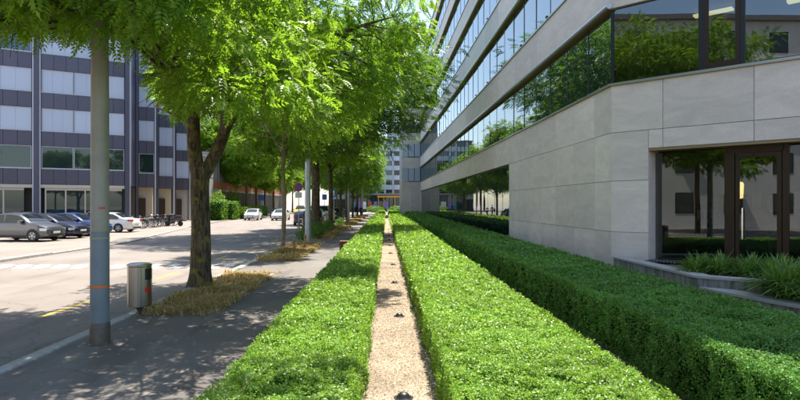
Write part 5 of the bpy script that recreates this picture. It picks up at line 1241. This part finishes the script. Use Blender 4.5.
# ------------------------------------------------------------------ two walkers
def person(x, y, face, label, top_m, leg_m, h, bag):
    t = thing('person', label, 'person', (x, y, 0), 'people walking on the sidewalk')
    J = {'pelvis': (0, 0, 0.95), 'waist': (0, 0.0, 1.10), 'chest': (0, 0.01, 1.32), 'neck': (0, 0.0, 1.50), 'head': (0, 0.02, 1.60), 'crown': (0, 0.02, 1.72)}
    V = [J['pelvis'], J['waist'], J['chest'], J['neck'], J['head'], J['crown']]; Rr = [(0.15, 0.11), (0.135, 0.10), (0.165, 0.11), (0.055, 0.055), (0.078, 0.095), (0.06, 0.07)]
    Ed = [(0, 1), (1, 2), (2, 3), (3, 4), (4, 5)]
    def chain(root, pts):
        p = root
        for co, r in pts: V.append(co); Rr.append((r, r)); Ed.append((p, len(V)-1)); p = len(V)-1
    for sx, st in ((-1, 0.20), (1, -0.20)):
        chain(0, [((sx*0.10, 0.0, 0.88), 0.095), ((sx*0.11, st*0.55, 0.50), 0.062), ((sx*0.11, st*0.9-0.04, 0.30), 0.055), ((sx*0.11, st*1.2-0.08, 0.09), 0.042), ((sx*0.12, st*1.2+0.10, 0.045), 0.036)])
        chain(2, [((sx*0.20, 0.0, 1.42), 0.065), ((sx*0.25, -st*0.5, 1.16), 0.048), ((sx*0.25, -st*0.9+0.05, 0.93), 0.036), ((sx*0.24, -st*1.0+0.07, 0.84), 0.030)])
    s_ = h/1.76; me = bpy.data.meshes.new('body'); me.from_pydata([(a*s_, b*s_, c*s_) for a, b, c in V], Ed, [])
    o = bpy.data.objects.new('body', me); link(o, t)
    sk = o.modifiers.new('skin', 'SKIN'); sk.use_smooth_shade = True
    lay = me.skin_vertices[0].data if me.skin_vertices else None
    if lay is None:
        bm = bmesh.new(); bm.from_mesh(me); bm.verts.layers.skin.verify(); bm.to_mesh(me); bm.free(); lay = me.skin_vertices[0].data
    for i, r in enumerate(Rr): lay[i].radius = (r[0]*s_, r[1]*s_)
    lay[0].use_root = True
    ss = o.modifiers.new('sub', 'SUBSURF'); ss.levels = 1; ss.render_levels = 1
    m, nt, n, l, b = nodes_of('clothes_'+label[:12])
    tc = n.new('ShaderNodeTexCoord'); sp = n.new('ShaderNodeSeparateXYZ'); l.new(tc.outputs['Object'], sp.inputs[0])
    dv = n.new('ShaderNodeMath'); dv.operation = 'DIVIDE'; dv.inputs[1].default_value = h; l.new(sp.outputs[2], dv.inputs[0])
    cl_ = lambda k: tuple(MATS[k].node_tree.nodes['Principled BSDF'].inputs['Base Color'].default_value[:3])
    r = ramp(n, [(0.0, (0.01, 0.01, 0.01)), (0.05, cl_(leg_m)), (0.55, cl_(top_m)), (0.855, cl_('skin'))]); r.color_ramp.interpolation = 'CONSTANT'
    l.new(dv.outputs[0], r.inputs[0]); l.new(r.outputs[0], b.inputs['Base Color']); b.inputs['Roughness'].default_value = 0.85
    me.materials.append(m)
    hr = MB(); hr.lathe([(0.094, -0.06), (0.102, 0.0), (0.096, 0.06), (0.06, 0.105), (0.01, 0.118)], 14, (x, y-0.012, 1.665*s_)); obj('hair', hr, 'hair', t, True)
    if bag:
        mb = MB(); mb.bbox(x+0.24, x+0.34, y-0.2, y+0.12, 0.72, 1.0, 0.03); obj('bag', mb, 'cloth_black', t)
    t.rotation_euler = (0, 0, face)
X1 = (356-386)/580*84; X2 = (361-386)/580*84.5
person(X1, 84, 0.05, 'person in black walking away down the sidewalk, left of the two', 'cloth_black', 'cloth_black', 1.85, False)
person(X2, 84.6, -0.05, 'person in dark navy walking away with a bag, right of the two', 'cloth_navy', 'cloth_black', 1.78, True)

# ------------------------------------------------------------------ shrubs and hedges across the street and in the pits
def shrub(x, y, w, d, h, seed, m, label, L=0.16, n=1400, box=False, cat='shrub', z=-0.05, name='shrub'):
    rg = np.random.default_rng(seed); t = thing(name, label, cat, (x, y, z))
    u = unit(rg.normal(0, 1, (n, 3)))*rg.random((n, 1))**0.3
    if box: u = u/np.max(np.abs(u), axis=1, keepdims=True)*rg.uniform(0.85, 1.0, (n, 1))
    P_ = np.stack([u[:, 0]*w/2, u[:, 1]*d/2, h/2+u[:, 2]*h/2], 1); P_[:, 2] += (vnoise(P_[:, :2]+50, seed, 2.0)-0.5)*0.25*h*(0 if box else 1); P_[:, 2] = np.maximum(P_[:, 2], 0.03)
    o = obj('foliage', fast_mesh('foliage', leaf_quads(P_, unit(u+1e-6), np.full(n, L), rg, 0.55, 0.7), 4, m), m, t); o['kind'] = 'stuff'
    mb = MB()
    for q in range(4): a = q*1.6+seed; mb.tube([(x+0.05*math.cos(a), y+0.05*math.sin(a), z-0.05), (x+0.25*w*math.cos(a), y+0.25*d*math.sin(a), z+h*0.7)], [0.03, 0.01], 5)
    s2 = obj('stems', mb, 'bark', t); s2['kind'] = 'stuff'
    if box:
        obj('inner_growth', MB().bbox(x-w*0.42, x+w*0.42, y-d*0.42, y+d*0.42, z+0.02, z+h*0.88, 0.05), 'hedge_core', t)
shrub(-21.2, 73.5, 1.6, 3.0, 2.6, 1, 'leaf_dark', 'tall dark clipped yew left of the white cars', 0.2, 2200, True, 'hedge', name='clipped_yew')
shrub(-21.0, 78, 1.8, 3.5, 2.4, 2, 'leaf_dark', 'second dark clipped yew beside the tall one', 0.2, 2200, True, 'hedge', name='clipped_yew')
shrub(-20.6, 83.5, 2.0, 5, 1.6, 3, 'leaf_mid', 'lower green clipped bush before the first left tree', 0.2, 2200, True, 'hedge', name='clipped_bush')
shrub(-21.6, 93, 2.0, 5.5, 1.7, 4, 'leaf_mid', 'green clipped bush behind the first left tree', 0.2, 2200, True, 'hedge', name='clipped_bush')
shrub(-22.0, 101, 2.0, 6, 1.7, 5, 'leaf_dark', 'green clipped bush further behind on the left', 0.2, 2000, True, 'hedge', name='clipped_bush')
shrub(-23.2, 88, 2.2, 3, 4.2, 6, 'leaf_mid', 'pale loose shrub against the brick banded building', 0.22, 1600)
shrub(-23.3, 80.5, 2.0, 3, 4.0, 7, 'leaf_mid', 'loose tall shrub behind the clipped yews', 0.22, 1600)
for k, (x, y, h) in enumerate(((-4.3, 30.5, 0.9), (-3.95, 33.5, 0.8), (-4.3, 36.2, 0.95), (-4.1, 41.5, 0.8), (-4.4, 44.5, 0.7), (-4.1, 51.5, 0.8))):
    shrub(x, y, 0.9, 1.6, h, 20+k, 'shrub_leaf', 'leafy green weeds in the sidewalk strip, '+ORD[k]+' clump from the camera', 0.10, 700, z=-0.03, name='weed_clump', cat='weeds')
shrub(-2.6, 138, 4.5, 3, 1.6, 40, 'shrub_leaf', 'rounded pale bush beyond the left hedge end', 0.3, 900); shrub(2.2, 138, 4.0, 3, 1.5, 41, 'shrub_leaf', 'rounded pale bush beyond the right hedge end', 0.3, 900)

# small growth in joints: weeds along the kerb, litter under the hedges
def scatter_leaves(name, xs, ys, zs, n, seed, m, L, label, cat, up=1.0, jit=0.8):
    rg = np.random.default_rng(seed); y = ys[0]+(ys[1]-ys[0])*rg.random(n)**1.5; x = rg.uniform(*xs, n)
    k = vnoise(np.stack([x*0.2, y], 1), seed, 1.3) > 0.5; x, y = x[k], y[k]
    P_ = np.stack([x, y, np.full(len(x), zs)+rg.random(len(x))*0.01], 1)
    o = obj(name, fast_mesh(name, leaf_quads(P_, np.tile([0, 0, up], (len(x), 1)), np.full(len(x), L), rg, 0.45, jit), 4, m), m); tag(o, label, cat, kind='stuff')
scatter_leaves('kerb_weeds', (-4.53, -4.47), (4, 34), 0.012, 1500, 71, 'shrub_leaf', 0.05, 'tiny green weeds in the kerb joint', 'weeds', 0.4)
scatter_leaves('path_litter', (-0.22, 0.53), (4, 30), 0.004, 500, 72, 'dry_grass', 0.035, 'dry leaf litter on the gravel path', 'leaves', 1.0, 0.2)
scatter_leaves('hedge_foot_weeds', (-1.52, -1.40), (5, 34), 0.005, 900, 73, 'shrub_leaf', 0.045, 'green sprigs at the foot of the left hedge', 'weeds', 0.5)
scatter_leaves('path_edge_weeds', (-0.25, -0.19), (4, 30), 0.006, 500, 74, 'shrub_leaf', 0.04, 'green sprigs along the left edge of the gravel path', 'weeds', 0.5)
scatter_leaves('path_margin_weeds', (0.50, 0.56), (4, 30), 0.006, 500, 75, 'shrub_leaf', 0.04, 'green sprigs along the right edge of the gravel path', 'weeds', 0.5)
scatter_leaves('gutter_litter', (-5.1, -4.76), (3, 40), -0.097, 900, 76, 'dry_grass', 0.045, 'dry leaves and grit gathered in the gutter', 'leaves', 1.0, 0.25)
